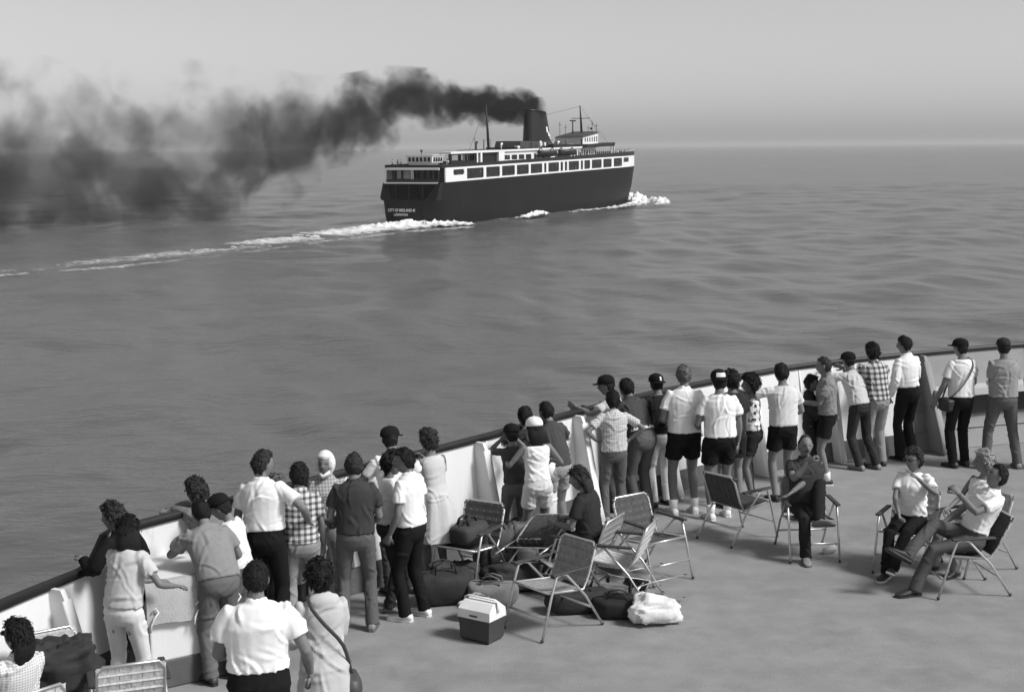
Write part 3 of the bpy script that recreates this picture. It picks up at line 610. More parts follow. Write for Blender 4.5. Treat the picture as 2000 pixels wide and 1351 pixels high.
# ------------------------------------------------------------------ funnel smoke (a real volume drifting down to the water)
def make_smoke():
    fx, fy, fz = 6.28, 352.96, 13.0; Lp = 150.0
    m = MB(); m.box((-Lp, -30, -24.3), (3.5, 30, 17.0)); o = m.build('smoke', [], None)
    o.location = (fx, fy, fz); o.rotation_euler = (0, 0, math.atan2(0.42136, 0.90689))   # local -X is downwind
    tag(o, 'dark coal smoke trailing from the ferry funnel down to the water', 'smoke', kind='stuff')
    mt = bpy.data.materials.new('coal_smoke'); nt, n, l = nodes_of(mt); out = n.new('ShaderNodeOutputMaterial')
    pv = n.new('ShaderNodeVolumePrincipled'); pv.inputs['Color'].default_value = (0.06, 0.06, 0.06, 1); pv.inputs['Anisotropy'].default_value = 0.1; pv.inputs['Density'].default_value = 0
    l.new(pv.outputs[0], out.inputs['Volume'])
    def M(op, a, b=None, c=None, clamp=False):
        x = n.new('ShaderNodeMath'); x.operation = op; x.use_clamp = clamp
        for i, q in enumerate((a, b, c)):
            if q is None: continue
            if isinstance(q, (int, float)): x.inputs[i].default_value = q
            else: l.new(q, x.inputs[i])
        return x.outputs[0]
    tc = n.new('ShaderNodeTexCoord'); sp = n.new('ShaderNodeSeparateXYZ'); l.new(tc.outputs['Object'], sp.inputs[0])
    un = M('DIVIDE', sp.outputs[0], -Lp, clamp=True)
    def curve(pts, lo, hi):
        c = n.new('ShaderNodeFloatCurve'); cm = c.mapping.curves[0]
        P = [(u / Lp, (v - lo) / (hi - lo)) for u, v in pts]
        cm.points[0].location = P[0]; cm.points[1].location = P[-1]
        for p in P[1:-1]: cm.points.new(*p)
        c.mapping.update(); l.new(un, c.inputs['Value'])
        r = n.new('ShaderNodeMapRange'); r.inputs[3].default_value = lo; r.inputs[4].default_value = hi; l.new(c.outputs[0], r.inputs[0]); return r.outputs[0]
    top = curve([(0, 2.6), (3, 4.4), (13, 5.4), (33, 7.6), (45, 5.5), (58, 3.5), (70, 4.0), (92, 2.5), (124, 0.5), (150, 0.0)], -30, 20)
    bot = curve([(0, -1.2), (6, -2.0), (33, -2.8), (39, -6.5), (48, -9), (60, -15.5), (76, -24), (98, -36), (124, -38), (150, -38)], -40, 20)
    wid = curve([(0, 2.4), (10, 3.6), (33, 5.5), (60, 10.5), (100, 15), (150, 17)], 0, 30)
    den = curve([(0, 2.2), (6, 1.6), (20, 0.9), (33, 0.5), (50, 0.22), (70, 0.115), (110, 0.088), (150, 0.08)], 0, 2.4)
    # turbulence, finer near the funnel
    def noise(scale, detail, dist, st=(1, 1, 1)):
        mp = n.new('ShaderNodeMapping'); mp.inputs['Scale'].default_value = st; l.new(tc.outputs['Object'], mp.inputs[0])
        z = n.new('ShaderNodeTexNoise'); z.inputs['Scale'].default_value = scale; z.inputs['Detail'].default_value = detail; z.inputs['Roughness'].default_value = 0.58; z.inputs['Distortion'].default_value = dist; l.new(mp.outputs[0], z.inputs[0]); return z.outputs[0]
    big = noise(0.062, 3.0, 1.1, (1, 0.8, 0.9)); fine = noise(0.16, 2.0, 0.8)
    mix = n.new('ShaderNodeMix'); mix.data_type = 'FLOAT'; k = M('MULTIPLY', un, 2.6, clamp=True); l.new(k, mix.inputs[0]); l.new(fine, mix.inputs[2]); l.new(big, mix.inputs[3]); nz = M('ADD', M('MULTIPLY', mix.outputs[0], 0.74), M('MULTIPLY', noise(0.33, 2.0, 0.6), 0.26))
    # rounded billows: distance to scattered puff centres, warped by the turbulence
    def puffs(scale):
        wv = n.new('ShaderNodeTexNoise'); wv.inputs['Scale'].default_value = scale * 1.6; wv.inputs['Detail'].default_value = 1; l.new(tc.outputs['Object'], wv.inputs[0])
        mv = n.new('ShaderNodeVectorMath'); mv.operation = 'MULTIPLY_ADD'; l.new(wv.outputs[1], mv.inputs[0]); mv.inputs[1].default_value = (0.55 / scale,) * 3; l.new(tc.outputs['Object'], mv.inputs[2])
        vo = n.new('ShaderNodeTexVoronoi'); vo.inputs['Scale'].default_value = scale; l.new(mv.outputs[0], vo.inputs['Vector']); return vo.outputs['Distance']
    pm = n.new('ShaderNodeMix'); pm.data_type = 'FLOAT'; l.new(k, pm.inputs[0]); l.new(puffs(0.20), pm.inputs[2]); l.new(puffs(0.085), pm.inputs[3])
    puff = M('MULTIPLY', M('SUBTRACT', 0.52, pm.outputs[0]), 1.9)
    h = M('SUBTRACT', top, bot); v = M('DIVIDE', M('SUBTRACT', sp.outputs[2], bot), h)          # 0 at the bottom edge, 1 at the top edge
    vv = M('ABSOLUTE', M('SUBTRACT', M('MULTIPLY', v, 2.0), 1.0)); ww = M('ABSOLUTE', M('DIVIDE', sp.outputs[1], wid))
    rr_ = M('SQRT', M('ADD', M('MULTIPLY', vv, vv), M('MULTIPLY', ww, ww)))
    body = M('SUBTRACT', M('SUBTRACT', 1.05, M('MULTIPLY', un, 0.18)), rr_)
    e = M('ADD', body, M('MULTIPLY', M('SUBTRACT', nz, 0.5), M('ADD', 2.2, M('MULTIPLY', M('MULTIPLY', un, 4.0, clamp=True), 3.2))))
    e = M('ADD', M('ADD', e, puff), M('SUBTRACT', 0.9, M('MULTIPLY', un, 12.0), clamp=True))
    e = M('MULTIPLY', e, M('GREATER_THAN', M('SUBTRACT', 1.55, rr_), 0.0))
    # thicker low down once it has sunk to the water
    low = M('MULTIPLY', M('SUBTRACT', 1.0, v, clamp=True), M('MULTIPLY', un, 1.3, clamp=True))
    veil = M('MULTIPLY', M('MULTIPLY', body, 0.55, clamp=True), M('MULTIPLY', un, 1.2, clamp=True))
    dd = M('MULTIPLY', M('MAXIMUM', M('MULTIPLY', e, 1.25, clamp=True), veil), M('MULTIPLY', den, M('ADD', 0.7, M('MULTIPLY', low, 0.55))))
    # soft start at the funnel mouth, soft fade where the box ends
    dd = M('MULTIPLY', dd, M('MULTIPLY', M('SUBTRACT', 1.0, un), 8.0, clamp=True))
    dd = M('MULTIPLY', dd, M('SUBTRACT', 1.6, sp.outputs[0], clamp=True))
    l.new(M('MAXIMUM', dd, 0.0), pv.inputs['Density'])
    o.data.materials.clear(); o.data.materials.append(mt)
    mt.cycles.volume_step_rate = 0.6
    return o
SMOKE = True; HAZE = True
if SMOKE: make_smoke()
if HAZE:
    m = MB(); m.box((-30000, -30000, WZ - 2), (30000, 30000, 34)); o = m.build('haze', [], None)
    tag(o, 'pale summer haze over the lake', 'haze', kind='stuff')
    mt = bpy.data.materials.new('haze'); nt, n, l = nodes_of(mt); out = n.new('ShaderNodeOutputMaterial'); pv = n.new('ShaderNodeVolumePrincipled')
    pv.inputs['Color'].default_value = (0.74, 0.74, 0.74, 1); pv.inputs['Density'].default_value = 0.00012; pv.inputs['Anisotropy'].default_value = 0.0
    l.new(pv.outputs[0], out.inputs['Volume']); o.data.materials.append(mt)
# ------------------------------------------------------------------ people
SKIN = psk
SKIN_D = mat('skin_tanned', 0.15, 0.6, 0.08, 30, 0.1, 60, 0.3)
LIP = mat('lips', 0.16, 0.5); EYE = mat('eye_dark', 0.07, 0.4);  # EYE is the dark tone of the eyes themselves
HAIR = {'dark': hk, 'brown': mat('hair_brown', 0.028, 0.65, 0.5, 60, 0.8, 160, 0.25), 'grey': mat('hair_grey', 0.10, 0.6, 0.4, 40, 0.6, 120, 0.4), 'fair': mat('hair_fair', 0.26, 0.6, 0.35, 40, 0.6, 120, 0.4)}
SHOE_D = mat('shoe_dark', 0.035, 0.5); SHOE_W = mat('shoe_white', 0.75, 0.6); SHOE_G = mat('shoe_grey', 0.22, 0.6); SOLE = mat('shoe_sole', 0.12, 0.8); SOCK = mat('sock_white', 0.8, 0.9)
V3 = Vector
def rotz(a): return Matrix.Rotation(R(a), 3, 'Z')
def rotx(a): return Matrix.Rotation(R(a), 3, 'X')
def roty(a): return Matrix.Rotation(R(a), 3, 'Y')
def ik(root, target, l1, l2, pole):
    d = target - root; L = d.length; L2 = min(L, (l1 + l2) * 0.997)
    u = d.normalized(); tgt = root + u * L2
    a = (l1 * l1 - l2 * l2 + L2 * L2) / (2 * L2); h = math.sqrt(max(0, l1 * l1 - a * a))
    p = pole - u * pole.dot(u)
    p = p.normalized() if p.length > 1e-5 else u.orthogonal()
    return root + u * a + p * h, tgt
def lerp(a, b, t): return a + (b - a) * t

def head_grid(nu=36, nv=26):
    """face forward +y, centre at the middle of the head"""
    V = []; F = []
    for i in range(nv + 1):
        th = math.pi * i / nv
        for j in range(nu):
            ph = 2 * math.pi * j / nu
            d = V3((math.sin(th) * math.cos(ph), math.sin(th) * math.sin(ph), math.cos(th)))
            V.append(d)
    for i in range(nv):
        for j in range(nu):
            k = (j + 1) % nu; F.append((i * nu + j, (i + 1) * nu + j, (i + 1) * nu + k, i * nu + k))
    return V, F
def head_point(d):
    x, y, z = d
    px, py, pz = x * 0.074, y * 0.094, z * 0.116
    if z < 0:
        k = -z
        px *= 1 - 0.30 * k ** 1.3
        if y > 0: py *= 1 - 0.05 * k; pz *= 1 + 0.03 * k
        else: py *= 1 - 0.32 * k ** 0.8
    if y < 0: py *= 1.02; 
    g = lambda cx, cz, sx, sz: math.exp(-((px - cx) / sx) ** 2 - ((pz - cz) / sz) ** 2) if y > 0.1 else 0
    py += 0.024 * g(0, -0.018, 0.013, 0.022) + 0.010 * g(0, 0.004, 0.010, 0.02)      # nose
    py -= 0.011 * (g(0.031, 0.010, 0.017, 0.014) + g(-0.031, 0.010, 0.017, 0.014))     # eye sockets
    py += 0.006 * g(0, 0.033, 0.05, 0.012)                                              # brow
    py += 0.006 * g(0, -0.060, 0.022, 0.009) + 0.010 * g(0, -0.098, 0.026, 0.018) - 0.004 * g(0, -0.076, 0.024, 0.006)   # lips, chin
    return V3((px, py, pz))
HV, HF = head_grid()
HP = [head_point(d) for d in HV]
def head_mats():
    mi = []
    for f in HF:
        c = sum((HP[i] for i in f), V3()) / len(f)
        k = 0
        if c.y > 0.05:
            if abs(abs(c.x) - 0.031) < 0.013 and abs(c.z - 0.012) < 0.007: k = 2
            elif abs(c.x) < 0.024 and abs(c.z + 0.061) < 0.007: k = 1
        mi.append(k)
    return mi
HM = head_mats()
EARV = MB(); 
for s in (-1, 1): EARV.ell((s * 0.077, -0.008, -0.002), (0.012, 0.02, 0.033), 8, 6)
def hand_mesh(curl, spread=1.0):
    """right hand; wrist at the origin, fingers along +x, palm faces -z, thumb on +y"""
    m = MB()
    m.tube([(-0.025, 0, 0), (0.01, 0, 0), (0.05, 0.0, 0), (0.088, 0.0, 0.0)], [(0.026, 0.019), (0.032, 0.017), (0.042, 0.016), (0.040, 0.013)], 10, ref=(0, 1, 0))
    for k, (y, L) in enumerate(((0.030, 0.068), (0.010, 0.078), (-0.010, 0.072), (-0.029, 0.056))):
        p = V3((0.08, y, 0.0)); a = -curl * 0.55; pts = [p.copy()]; sp_ = y * 2.2 * spread
        for q, fr in enumerate((0.42, 0.32, 0.26)):
            p = p + V3((math.cos(a), sp_ * math.cos(a), math.sin(a))).normalized() * L * fr; pts.append(p.copy()); a -= curl
        m.tube(pts, [0.0095, 0.009, 0.0082, 0.0062], 6)
    m.tube([(0.018, 0.022, -0.004), (0.042, 0.050, -0.012), (0.066, 0.060, -0.018 - 0.012 * curl), (0.086, 0.060 - 0.012 * curl, -0.022 - 0.02 * curl)], [0.015, 0.012, 0.0105, 0.008], 6)
    return m
HANDS = {'relaxed': hand_mesh(0.38), 'fist': hand_mesh(1.25, 0.2), 'flat': hand_mesh(0.12)}

PENDING = []       # (temporary object with remesh, callback data)
def remeshed(mb, voxel, smooth, name):
    """union of overlapping lofts as one skin; evaluated later, all together"""
    me = mb.mesh(name, []); o = bpy.data.objects.new(name, me); C.objects.link(o)
    r = o.modifiers.new('r', 'REMESH'); r.mode = 'VOXEL'; r.voxel_size = voxel; r.use_smooth_shade = True
    s_ = o.modifiers.new('s', 'SMOOTH'); s_.factor = 0.5; s_.iterations = smooth
    return o

TORSO_M = [(-.10, .10, .085, 0), (-.05, .160, .112, -.005), (.02, .172, .124, -.012), (.10, .165, .114, -.004), (.20, .150, .102, .004), (.31, .163, .110, .006), (.41, .180, .116, .004), (.485, .172, .098, -.006), (.535, .115, .074, -.014), (.575, .062, .058, -.012)]
TORSO_F = [(-.10, .10, .085, 0), (-.05, .165, .112, -.008), (.02, .176, .122, -.014), (.10, .160, .108, -.004), (.20, .128, .092, .004), (.31, .140, .104, .014), (.40, .155, .116, .016), (.475, .150, .090, -.002), (.525, .100, .068, -.012), (.565, .055, .052, -.012)]

def person(pos, yaw, label, h=1.74, sex='m', lean=4, side_=0, twist=0, head=(0, 0), feet=None, footyaw=None, hands=None, poles=None, hip=None, build_=1.0,
           hair=('dark', 'short'), shirt=('tee', .6), legs=('trousers', .1), shoes='d', cap=None, sit=False, skin=None, hpose='relaxed', extra=None, group=None, wrinkle=1.0, palm=None, shirt_m=None, legs_m=None, knee=None):
    s = h / 1.75; female = sex == 'f'; T = TORSO_F if female else TORSO_M
    root = thing('person', label, 'person', (pos[0], pos[1], 0), yaw, group)
    sk = skin or SKIN
    hipz = (hip if hip is not None else (0.905 if not sit else 0.50)) * (1 if sit else s)
    pel = V3((0, 0, hipz)); Rp = rotx(-lean * 0.35) @ roty(side_ * 0.4); Rc = rotz(twist) @ rotx(-lean) @ roty(side_)
    if sit: Rp = rotx(lean * -0.9)
    # spine: positions at height q above the hips, bending from pelvis frame to chest frame
    def frame(q):
        t = max(0.0, min(1.0, (q + 0.02) / 0.30)); t = t * t * (3 - 2 * t)
        return Rp.to_quaternion().slerp(Rc.to_quaternion(), t).to_matrix()
    cache = {}
    def spine(q):
        k = round(q, 4)
        if k in cache: return cache[k]
        n = 12; p = pel.copy(); a = 0.0
        for i in range(n):
            b = q * (i + 1) / n; p = p + frame((a + b) / 2) @ V3((0, 0, (b - a) * s)); a = b
        cache[k] = p; return p
    def at(q, x=0, y=0): return spine(q) + frame(q) @ V3((x * s, y * s, 0))
    shw = (0.158 if female else 0.178) * (0.5 + 0.5 * build_)
    sho = {k: at(0.49, k * shw, -0.005) for k in (-1, 1)}
    ul, fl_, thl, shl = 0.285 * s, 0.25 * s, 0.425 * s, 0.415 * s
    # feet
    if feet is None: feet = ((-0.11, 0.0), (0.11, 0.03)) if not sit else ((-0.14, 0.46), (0.14, 0.50))
    footyaw = footyaw or (8, -8)
    ft = {k: V3((feet[i][0], feet[i][1] - 0.02 * s, (feet[i][2] if len(feet[i]) > 2 else 0) + 0.085 * s)) for i, k in enumerate((-1, 1))}
    hj = {k: pel + Rp @ V3((k * 0.092 * s, 0, 0)) for k in (-1, 1)}
    kn = {}; an = {}
    for i, k in enumerate((-1, 1)):
        pole = V3((k * 0.12, 1, 0.1)) if not sit else V3((k * 0.15, 0.5, 1))
        if knee: pole = V3(knee[i])
        kn[k], an[k] = ik(hj[k], ft[k], thl, shl, pole)
    # hands
    hands = hands or (None, None); el = {}; wr = {}
    for i, k in enumerate((-1, 1)):
        t = hands[i]
        if t is None: tg = sho[k] + V3((k * 0.06, 0.05 + lean * 0.002, -0.52 * s))
        else: tg = V3(t)
        pole = V3(poles[i]) if poles and poles[i] else V3((k * 0.5, -1, -0.35))
        el[k], wr[k] = ik(sho[k], tg, ul, fl_, pole)
    bd = build_
    # ---- body: one skin over torso, arms, legs, neck
    b = MB()
    rg = []
    def torso_rings(lo_q, hi_q, inf, w_mul=1.0, drape=None, n=18, dmul=1.0):
        out = []
        qs = [t[0] for t in T if lo_q < t[0] < hi_q]; qs = [lo_q] + qs + [hi_q]
        for q in qs:
            w = np.interp(q, [t[0] for t in T], [t[1] for t in T]); d = np.interp(q, [t[0] for t in T], [t[2] for t in T]); o_ = np.interp(q, [t[0] for t in T], [t[3] for t in T])
            k = bd if q < 0.45 else 0.5 + 0.5 * bd
            w = w * w_mul * k; d = d * dmul * k
            if drape:
                w = max(w, drape[0] * bd) if q < 0.4 else w; d = max(d, drape[1] * bd) if q < 0.4 else d
            f = frame(q); c = at(q, 0, o_)
            out.append([c + f @ V3((math.copysign(abs(math.cos(a)) ** 0.93, math.cos(a)) * (w + inf) * s, math.copysign(abs(math.sin(a)) ** 0.93, math.sin(a)) * (d + inf) * s, 0)) for a in [2 * math.pi * j / n for j in range(n)]])
        return out
    b.loft(torso_rings(-.10, .575, -0.014))
    Rh = Rc @ rotz(head[0]) @ rotx(head[1])
    if lean > 8: Rh = rotz(twist) @ rotx(-lean * 0.25) @ rotz(head[0]) @ rotx(head[1])
    nb = at(0.545, 0, -0.008); hc = at(0.575, 0, 0.0) + Rc @ V3((0, 0.012 * s, 0.03 * s)) + Rh @ V3((0, 0.018, 0.098)) * s
    b.tube([nb, lerp(nb, hc, 0.45) + Rh @ V3((0, -0.012, 0)) * s, hc + Rh @ V3((0, -0.015, -0.03)) * s], [0.060 * s, 0.052 * s, 0.05 * s], 10)
    for k in (-1, 1):
        b.tube([at(0.47, k * 0.08), sho[k], lerp(sho[k], el[k], 0.3), lerp(sho[k], el[k], 0.65), el[k], lerp(el[k], wr[k], 0.25), lerp(el[k], wr[k], 0.65), wr[k]],
               [r * s * (0.86 if female else 1) * (0.6 + 0.4 * bd) for r in ((.04, .041, .040, .041, .037, .041, .033, .026) if shirt[0] not in ('tank', 'dress') else (.048, .050, .046, .042, .037, .040, .033, .026))], 10)
        b.tube([hj[k] + V3((0, 0, 0.03 * s)), lerp(hj[k], kn[k], 0.3), lerp(hj[k], kn[k], 0.7), kn[k], lerp(kn[k], an[k], 0.28), lerp(kn[k], an[k], 0.65), an[k], an[k] - V3((0, 0, 0.04 * s))],
               [r * s * (0.6 + 0.4 * bd) for r in (.085, .082, .064, .054, .056, .046, .037, .034)], 10)
    body_tmp = remeshed(b, 0.0135, 3, 'person_body')
    # ---- head and hands, appended to the same mesh
    hs_ = s ** 0.4 * 1.0
    hv = [hc + Rh @ (p * hs_) for p in HP]; ev = [hc + Rh @ (V3(p) * hs_) for p in EARV.v]
    parts = [(hv, HF, HM), (ev, EARV.f, [0] * len(EARV.f))]
    for i, k in enumerate((-1, 1)):
        hp = hpose[i] if isinstance(hpose, (tuple, list)) else hpose
        H = HANDS[hp]; x = (wr[k] - el[k]).normalized()
        pn = V3(palm[i]) if palm and palm[i] else V3((-k, 0.25, 0))       # the palm looks this way
        z = -(pn - x * pn.dot(x)); z = z.normalized() if z.length > 1e-4 else x.orthogonal()
        y = z.cross(x); hsz = s * (0.93 if female else 1.02)
        flip = -1 if k == -1 else 1
        # right hand thumb on +y as built; the left hand is its mirror image
        vv = [wr[k] + x * (p[0] + 0.012) * hsz + y * (p[1] * flip * -1) * hsz + z * p[2] * hsz for p in H.v]
        parts.append((vv, H.f, [0] * len(H.f)))
    PENDING.append((body_tmp, 'body', root, [sk, LIP, EYE], parts, 0, 0))
    # ---- upper clothing
    kind, g = shirt[0], shirt[1]
    sm = shirt_m or mat_cloth(g)
    c = MB()
    if kind == 'dress':
        for_r = torso_rings(-.02, .53, 0.012)
        c.loft(for_r)
        sk_r = []
        for q, w, d in ((.12, .165, .13), (0.0, .205, .17), (-.2, .25, .21), (-.42, .29, .25)):
            cc = pel + V3((0, 0, q * s)); sk_r.append([cc + V3(((w + 0.012 * math.sin(7 * a)) * s * math.cos(a), (d + 0.012 * math.sin(7 * a)) * s * math.sin(a), 0)) for a in [2 * math.pi * j / 28 for j in range(28)]])
        c.loft(sk_r)
        sleeve = None
    else:
        hem = {'tee': .065, 'polo': .065, 'shirt': .045, 'tucked': .125, 'long': .125, 'tank': .09, 'coat': -.36, 'jacket': -.05}[kind]
        dr = ((.160, .116) if not female else (.148, .112)) if kind not in ('tucked', 'long', 'tank') else ((.152, .108) if not female else (.134, .098))
        if kind == 'coat':
            rr0 = []
            for q, w, d in ((.17, .158, .125), (.12, .160, .128), (.02, .19, .155), (-.14, .212, .17), (-.36, .24, .195)):
                cc = pel + V3((0, 0, q * s)); rr0.append([cc + V3(((w + 0.007 * math.sin(6 * a)) * s * math.cos(a), (d + 0.007 * math.sin(6 * a)) * s * math.sin(a), 0)) for a in [2 * math.pi * j / 24 for j in range(24)]])
            c.loft(rr0); c.loft(torso_rings(-.02, .56, 0.022, drape=(.135, .105)))
            c.ell(at(.53, 0, -.055), (.12 * s, .07 * s, .075 * s), 14, 8)          # hood lying on the back
        else:
            c.loft(torso_rings(hem, .555 if kind != 'tank' else .50, 0.016 if kind != 'tank' else 0.008, drape=dr))
        sleeve = {'tee': .62, 'polo': .60, 'shirt': .66, 'tucked': .62, 'long': 2, 'tank': None, 'coat': 2, 'jacket': 2}[kind]
        if kind in ('polo', 'shirt', 'tucked', 'long', 'jacket'):
            c.tube([at(.545, 0, -.010), at(.578, 0, -.004) + Rc @ V3((0, 0, .012))], [(.078 * s, .070 * s), (.070 * s, .062 * s)], 14, ref=Rc @ V3((1, 0, 0)))
    if sleeve is not None:
        for k in (-1, 1):
            fat = (.014 if kind not in ('coat', 'jacket') else .022) * s
            P_ = [at(0.45, k * 0.09), lerp(at(0.49, k * .1), sho[k], 0.8) + V3((0, 0, .006))]; r_ = [.066 * s, .059 * s * (0.6 + 0.4 * bd)]
            if sleeve <= 1:
                P_ += [lerp(sho[k], el[k], sleeve * 0.5), lerp(sho[k], el[k], sleeve)]; r_ += [.054 * s * bd + fat * .4, .051 * s * bd + fat]
            else:
                P_ += [lerp(sho[k], el[k], .45), lerp(sho[k], el[k], .9), lerp(el[k], wr[k], .15), lerp(el[k], wr[k], .6), lerp(el[k], wr[k], .97)]
                r_ += [.052 * s + fat, .047 * s + fat, .046 * s + fat, .040 * s + fat, .032 * s + fat]
            c.tube(P_, r_, 12)
    nm = {'tee': 'shirt', 'polo': 'shirt', 'shirt': 'shirt', 'tucked': 'shirt', 'long': 'shirt', 'tank': 'tank_top', 'coat': 'raincoat', 'jacket': 'jacket', 'dress': 'dress'}[kind]
    PENDING.append((remeshed(c, 0.013, 1, nm), nm, root, [sm], None, (0.0105 if kind != 'coat' else 0.014) * wrinkle, 21 + len(PENDING)))
    # ---- lower clothing
    if legs and kind != 'dress':
        lk, lg = legs[0], legs[1]; lm = legs_m or mat_cloth(lg); c = MB()
        top_q = .165 if kind in ('tucked', 'long') else .12
        c.loft(torso_rings(-.10, top_q, (0.004 if kind in ('tucked', 'long') else 0.0), n=20))
        for k in (-1, 1):
            h0 = hj[k] + V3((0, 0, .02 * s)); K, A_ = kn[k], an[k]; ww = (0.55 + 0.45 * bd) * s * (0.93 if female else 0.97)
            if lk == 'trousers':
                P_ = [h0, lerp(h0, K, .3), lerp(h0, K, .7), K, lerp(K, A_, .35), lerp(K, A_, .75), lerp(K, A_, 1.0) - V3((0, 0, .03 * s))]; r_ = [.100, .094, .078, .070, .068, .066, .068]
            elif lk == 'flares':
                P_ = [h0, lerp(h0, K, .3), lerp(h0, K, .7), K, lerp(K, A_, .35), lerp(K, A_, .75), lerp(K, A_, 1.0) - V3((0, 0, .035 * s))]; r_ = [.100, .092, .074, .066, .070, .082, .096]
            else:
                P_ = [h0, lerp(h0, K, .25), lerp(h0, K, .62)]; r_ = [.104, .102, .100]
            c.tube(P_, [q * ww for q in r_], 12)
        nm = {'trousers': 'trousers', 'flares': 'trousers', 'shorts': 'shorts'}[lk]
        PENDING.append((remeshed(c, 0.0145, 2, nm), nm, root, [lm], None, 0.009 * wrinkle, 40 + len(PENDING)))
        if extra and 'whitebelt' in extra:
            belt = MB(); r0 = torso_rings(.145, .175, 0.020, n=20); belt.loft([r0[0], r0[-1]], cap=False); belt.build('belt', mat_cloth(.04) if not (extra and 'whitebelt' in extra) else SHOE_W, root, True)
    # ---- socks and shoes
    um, sol = {'d': (SHOE_D, SHOE_D), 'w': (SHOE_W, SHOE_W), 'g': (SHOE_G, SOLE), 'b': (SHOE_D, SHOE_W)}[shoes[0]]
    for i, k in enumerate((-1, 1)):
        fy = rotz(footyaw[i]); a0 = an[k] - V3((0, 0, 0.085 * s)); pitch = Matrix.Identity(3)
        sd_ = (an[k] - kn[k]).normalized()
        if abs(ft[k].z - 0.085 * s) > 0.05: # a lifted foot hangs square to its shin
            fwd = (fy @ V3((0, 1, 0))); up = -sd_; fwd = (fwd - up * fwd.dot(up) * 0.75).normalized(); rt = fwd.cross(up).normalized(); up = rt.cross(fwd)
            pitch = Matrix((rt, fwd, up)).transposed(); fy = pitch
        def foot(v): return an[k] + fy @ (V3(v) * s - V3((0, 0, 0.085 * s)))
        sh = MB(); rg = []
        for (yy, w, z1) in ((-.075, .022, .045), (-.068, .034, .075), (-.03, .039, .088), (.02, .038, .092), (.07, .042, .070), (.13, .048, .054), (.175, .044, .044), (.20, .026, .034), (.207, .012, .022)):
            n = 12; rg.append([foot((w * math.copysign(abs(math.cos(a)) ** .7, math.cos(a)), yy, 0.014 + (z1 - .014) * (0.5 + 0.5 * math.sin(a)))) for a in [2 * math.pi * j / n for j in range(n)]])
        sh.loft(rg); so_ = sh.build('shoe', um, root, True)
        sl_ = MB(); sl_.loft([[foot((w * 1.04 * c_, yy, z)) for (yy, w) in ((-.078, .020), (-.06, .036), (0, .040), (.07, .044), (.13, .050), (.18, .044), (.21, .014)) for c_ in (-1,)] + [foot((w * 1.04, yy, z)) for (yy, w) in reversed(((-.078, .020), (-.06, .036), (0, .040), (.07, .044), (.13, .050), (.18, .044), (.21, .014)))] for z in (0.002, 0.02)])
        sl_.build('sole', sol, so_)
        if len(shoes) > 1:
            hgt = 0.55 if shoes[1] == 'S' else 0.22
            so2 = MB(); so2.tube([an[k] - sd_ * -0.0 - V3((0, 0, .02 * s)), lerp(an[k], kn[k], hgt * .5), lerp(an[k], kn[k], hgt)], [.045 * s, .050 * s, .060 * s], 12); so2.build('sock', SOCK, root, True)
    # ---- hair
    hcol, hst = hair; rs = np.random.RandomState(len(PENDING)); 
    if hst != 'none':
        th = {'short': .013, 'thick': .019, 'curly': .029, 'long': .022, 'bald': .008, 'afro': .042, 'receding': .010}[hst]
        fr, bk = {'short': (.062, -.085), 'thick': (.058, -.10), 'curly': (.060, -.10), 'receding': (.096, -.085), 'long': (.058, -.13), 'bald': (.06, -.085), 'afro': (.055, -.10)}[hst]
        G, GF = HG
        A = np.array([tuple(head_point(d)) for d in G]); D = np.array([tuple(d) for d in G])
        yy = D[:, 1]; lim = np.where(yy > 0.35, fr, np.where(yy > -0.1, -.012 + (fr + .012) * np.clip((yy + 0.1) / .45, 0, 1) ** 1.5, bk + (-.012 - bk) * np.clip((yy + .55) / .45, 0, 1)))
        nz = sinnoise(A, 22 if hst in ('curly', 'afro') else 12, 5 + len(PENDING)); nz2 = sinnoise(A, 40, 9 + len(PENDING)); lim = lim + nz2 * .006 + nz * .006
        amp = {'short': .005, 'thick': .008, 'curly': .013, 'long': .008, 'bald': .003, 'afro': .015, 'receding': .004}[hst]
        mk = np.clip((A[:, 2] - lim) / .014, 0, 1)
        if hst == 'bald': mk = mk * np.clip((.05 - A[:, 2]) / .02, 0, 1)
        off = th * mk + (nz * amp + nz2 * amp * .5) * mk - .006 * (1 - mk)
        Pn = A + D * off[:, None]
        hm_ = MB(); hm_.add([hc + Rh @ (V3(p) * hs_) for p in Pn], GF)
        if hst == 'long':
            pts = [hc + Rh @ (V3((0, -.055, .02)) * hs_), hc + Rh @ (V3((0, -.075, -.06)) * hs_), hc + Rh @ (V3((0, -.078, -.13)) * hs_), hc + Rh @ V3((0, -.07, -.13)) + V3((0, 0, -.075))]
            q = MB(); q.tube(pts, [(.085, .05), (.098, .055), (.095, .045), (.06, .02)], 20, ref=Rh @ V3((1, 0, 0)))
            Q = np.array([tuple(v) for v in q.v]); nn_ = sinnoise(Q, 14, 3 + len(PENDING))[:, None] * .008; cen = Q.mean(0); dirs = Q - cen; dirs[:, 2] *= .3
            Q = Q + dirs / np.linalg.norm(dirs, axis=1)[:, None] * nn_; hm_.add(Q, q.f)
        # tufts standing off the scalp so the outline is hair, not a shell
        idx = np.nonzero((mk > .6) & (rs.rand(len(mk)) < np.sqrt(np.maximum(0, 1 - D[:, 2] ** 2)) + .02))[0]; nt_ = {'short': 420, 'thick': 420, 'curly': 520, 'long': 480, 'bald': 120, 'afro': 560, 'receding': 260}[hst]
        idx = idx[rs.randint(0, len(idx), nt_)]; ln = {'short': .016, 'thick': .022, 'curly': .024, 'long': .038, 'bald': .016, 'afro': .035, 'receding': .016}[hst]; wild = {'curly': 1.5, 'afro': 1.8}.get(hst, .45)
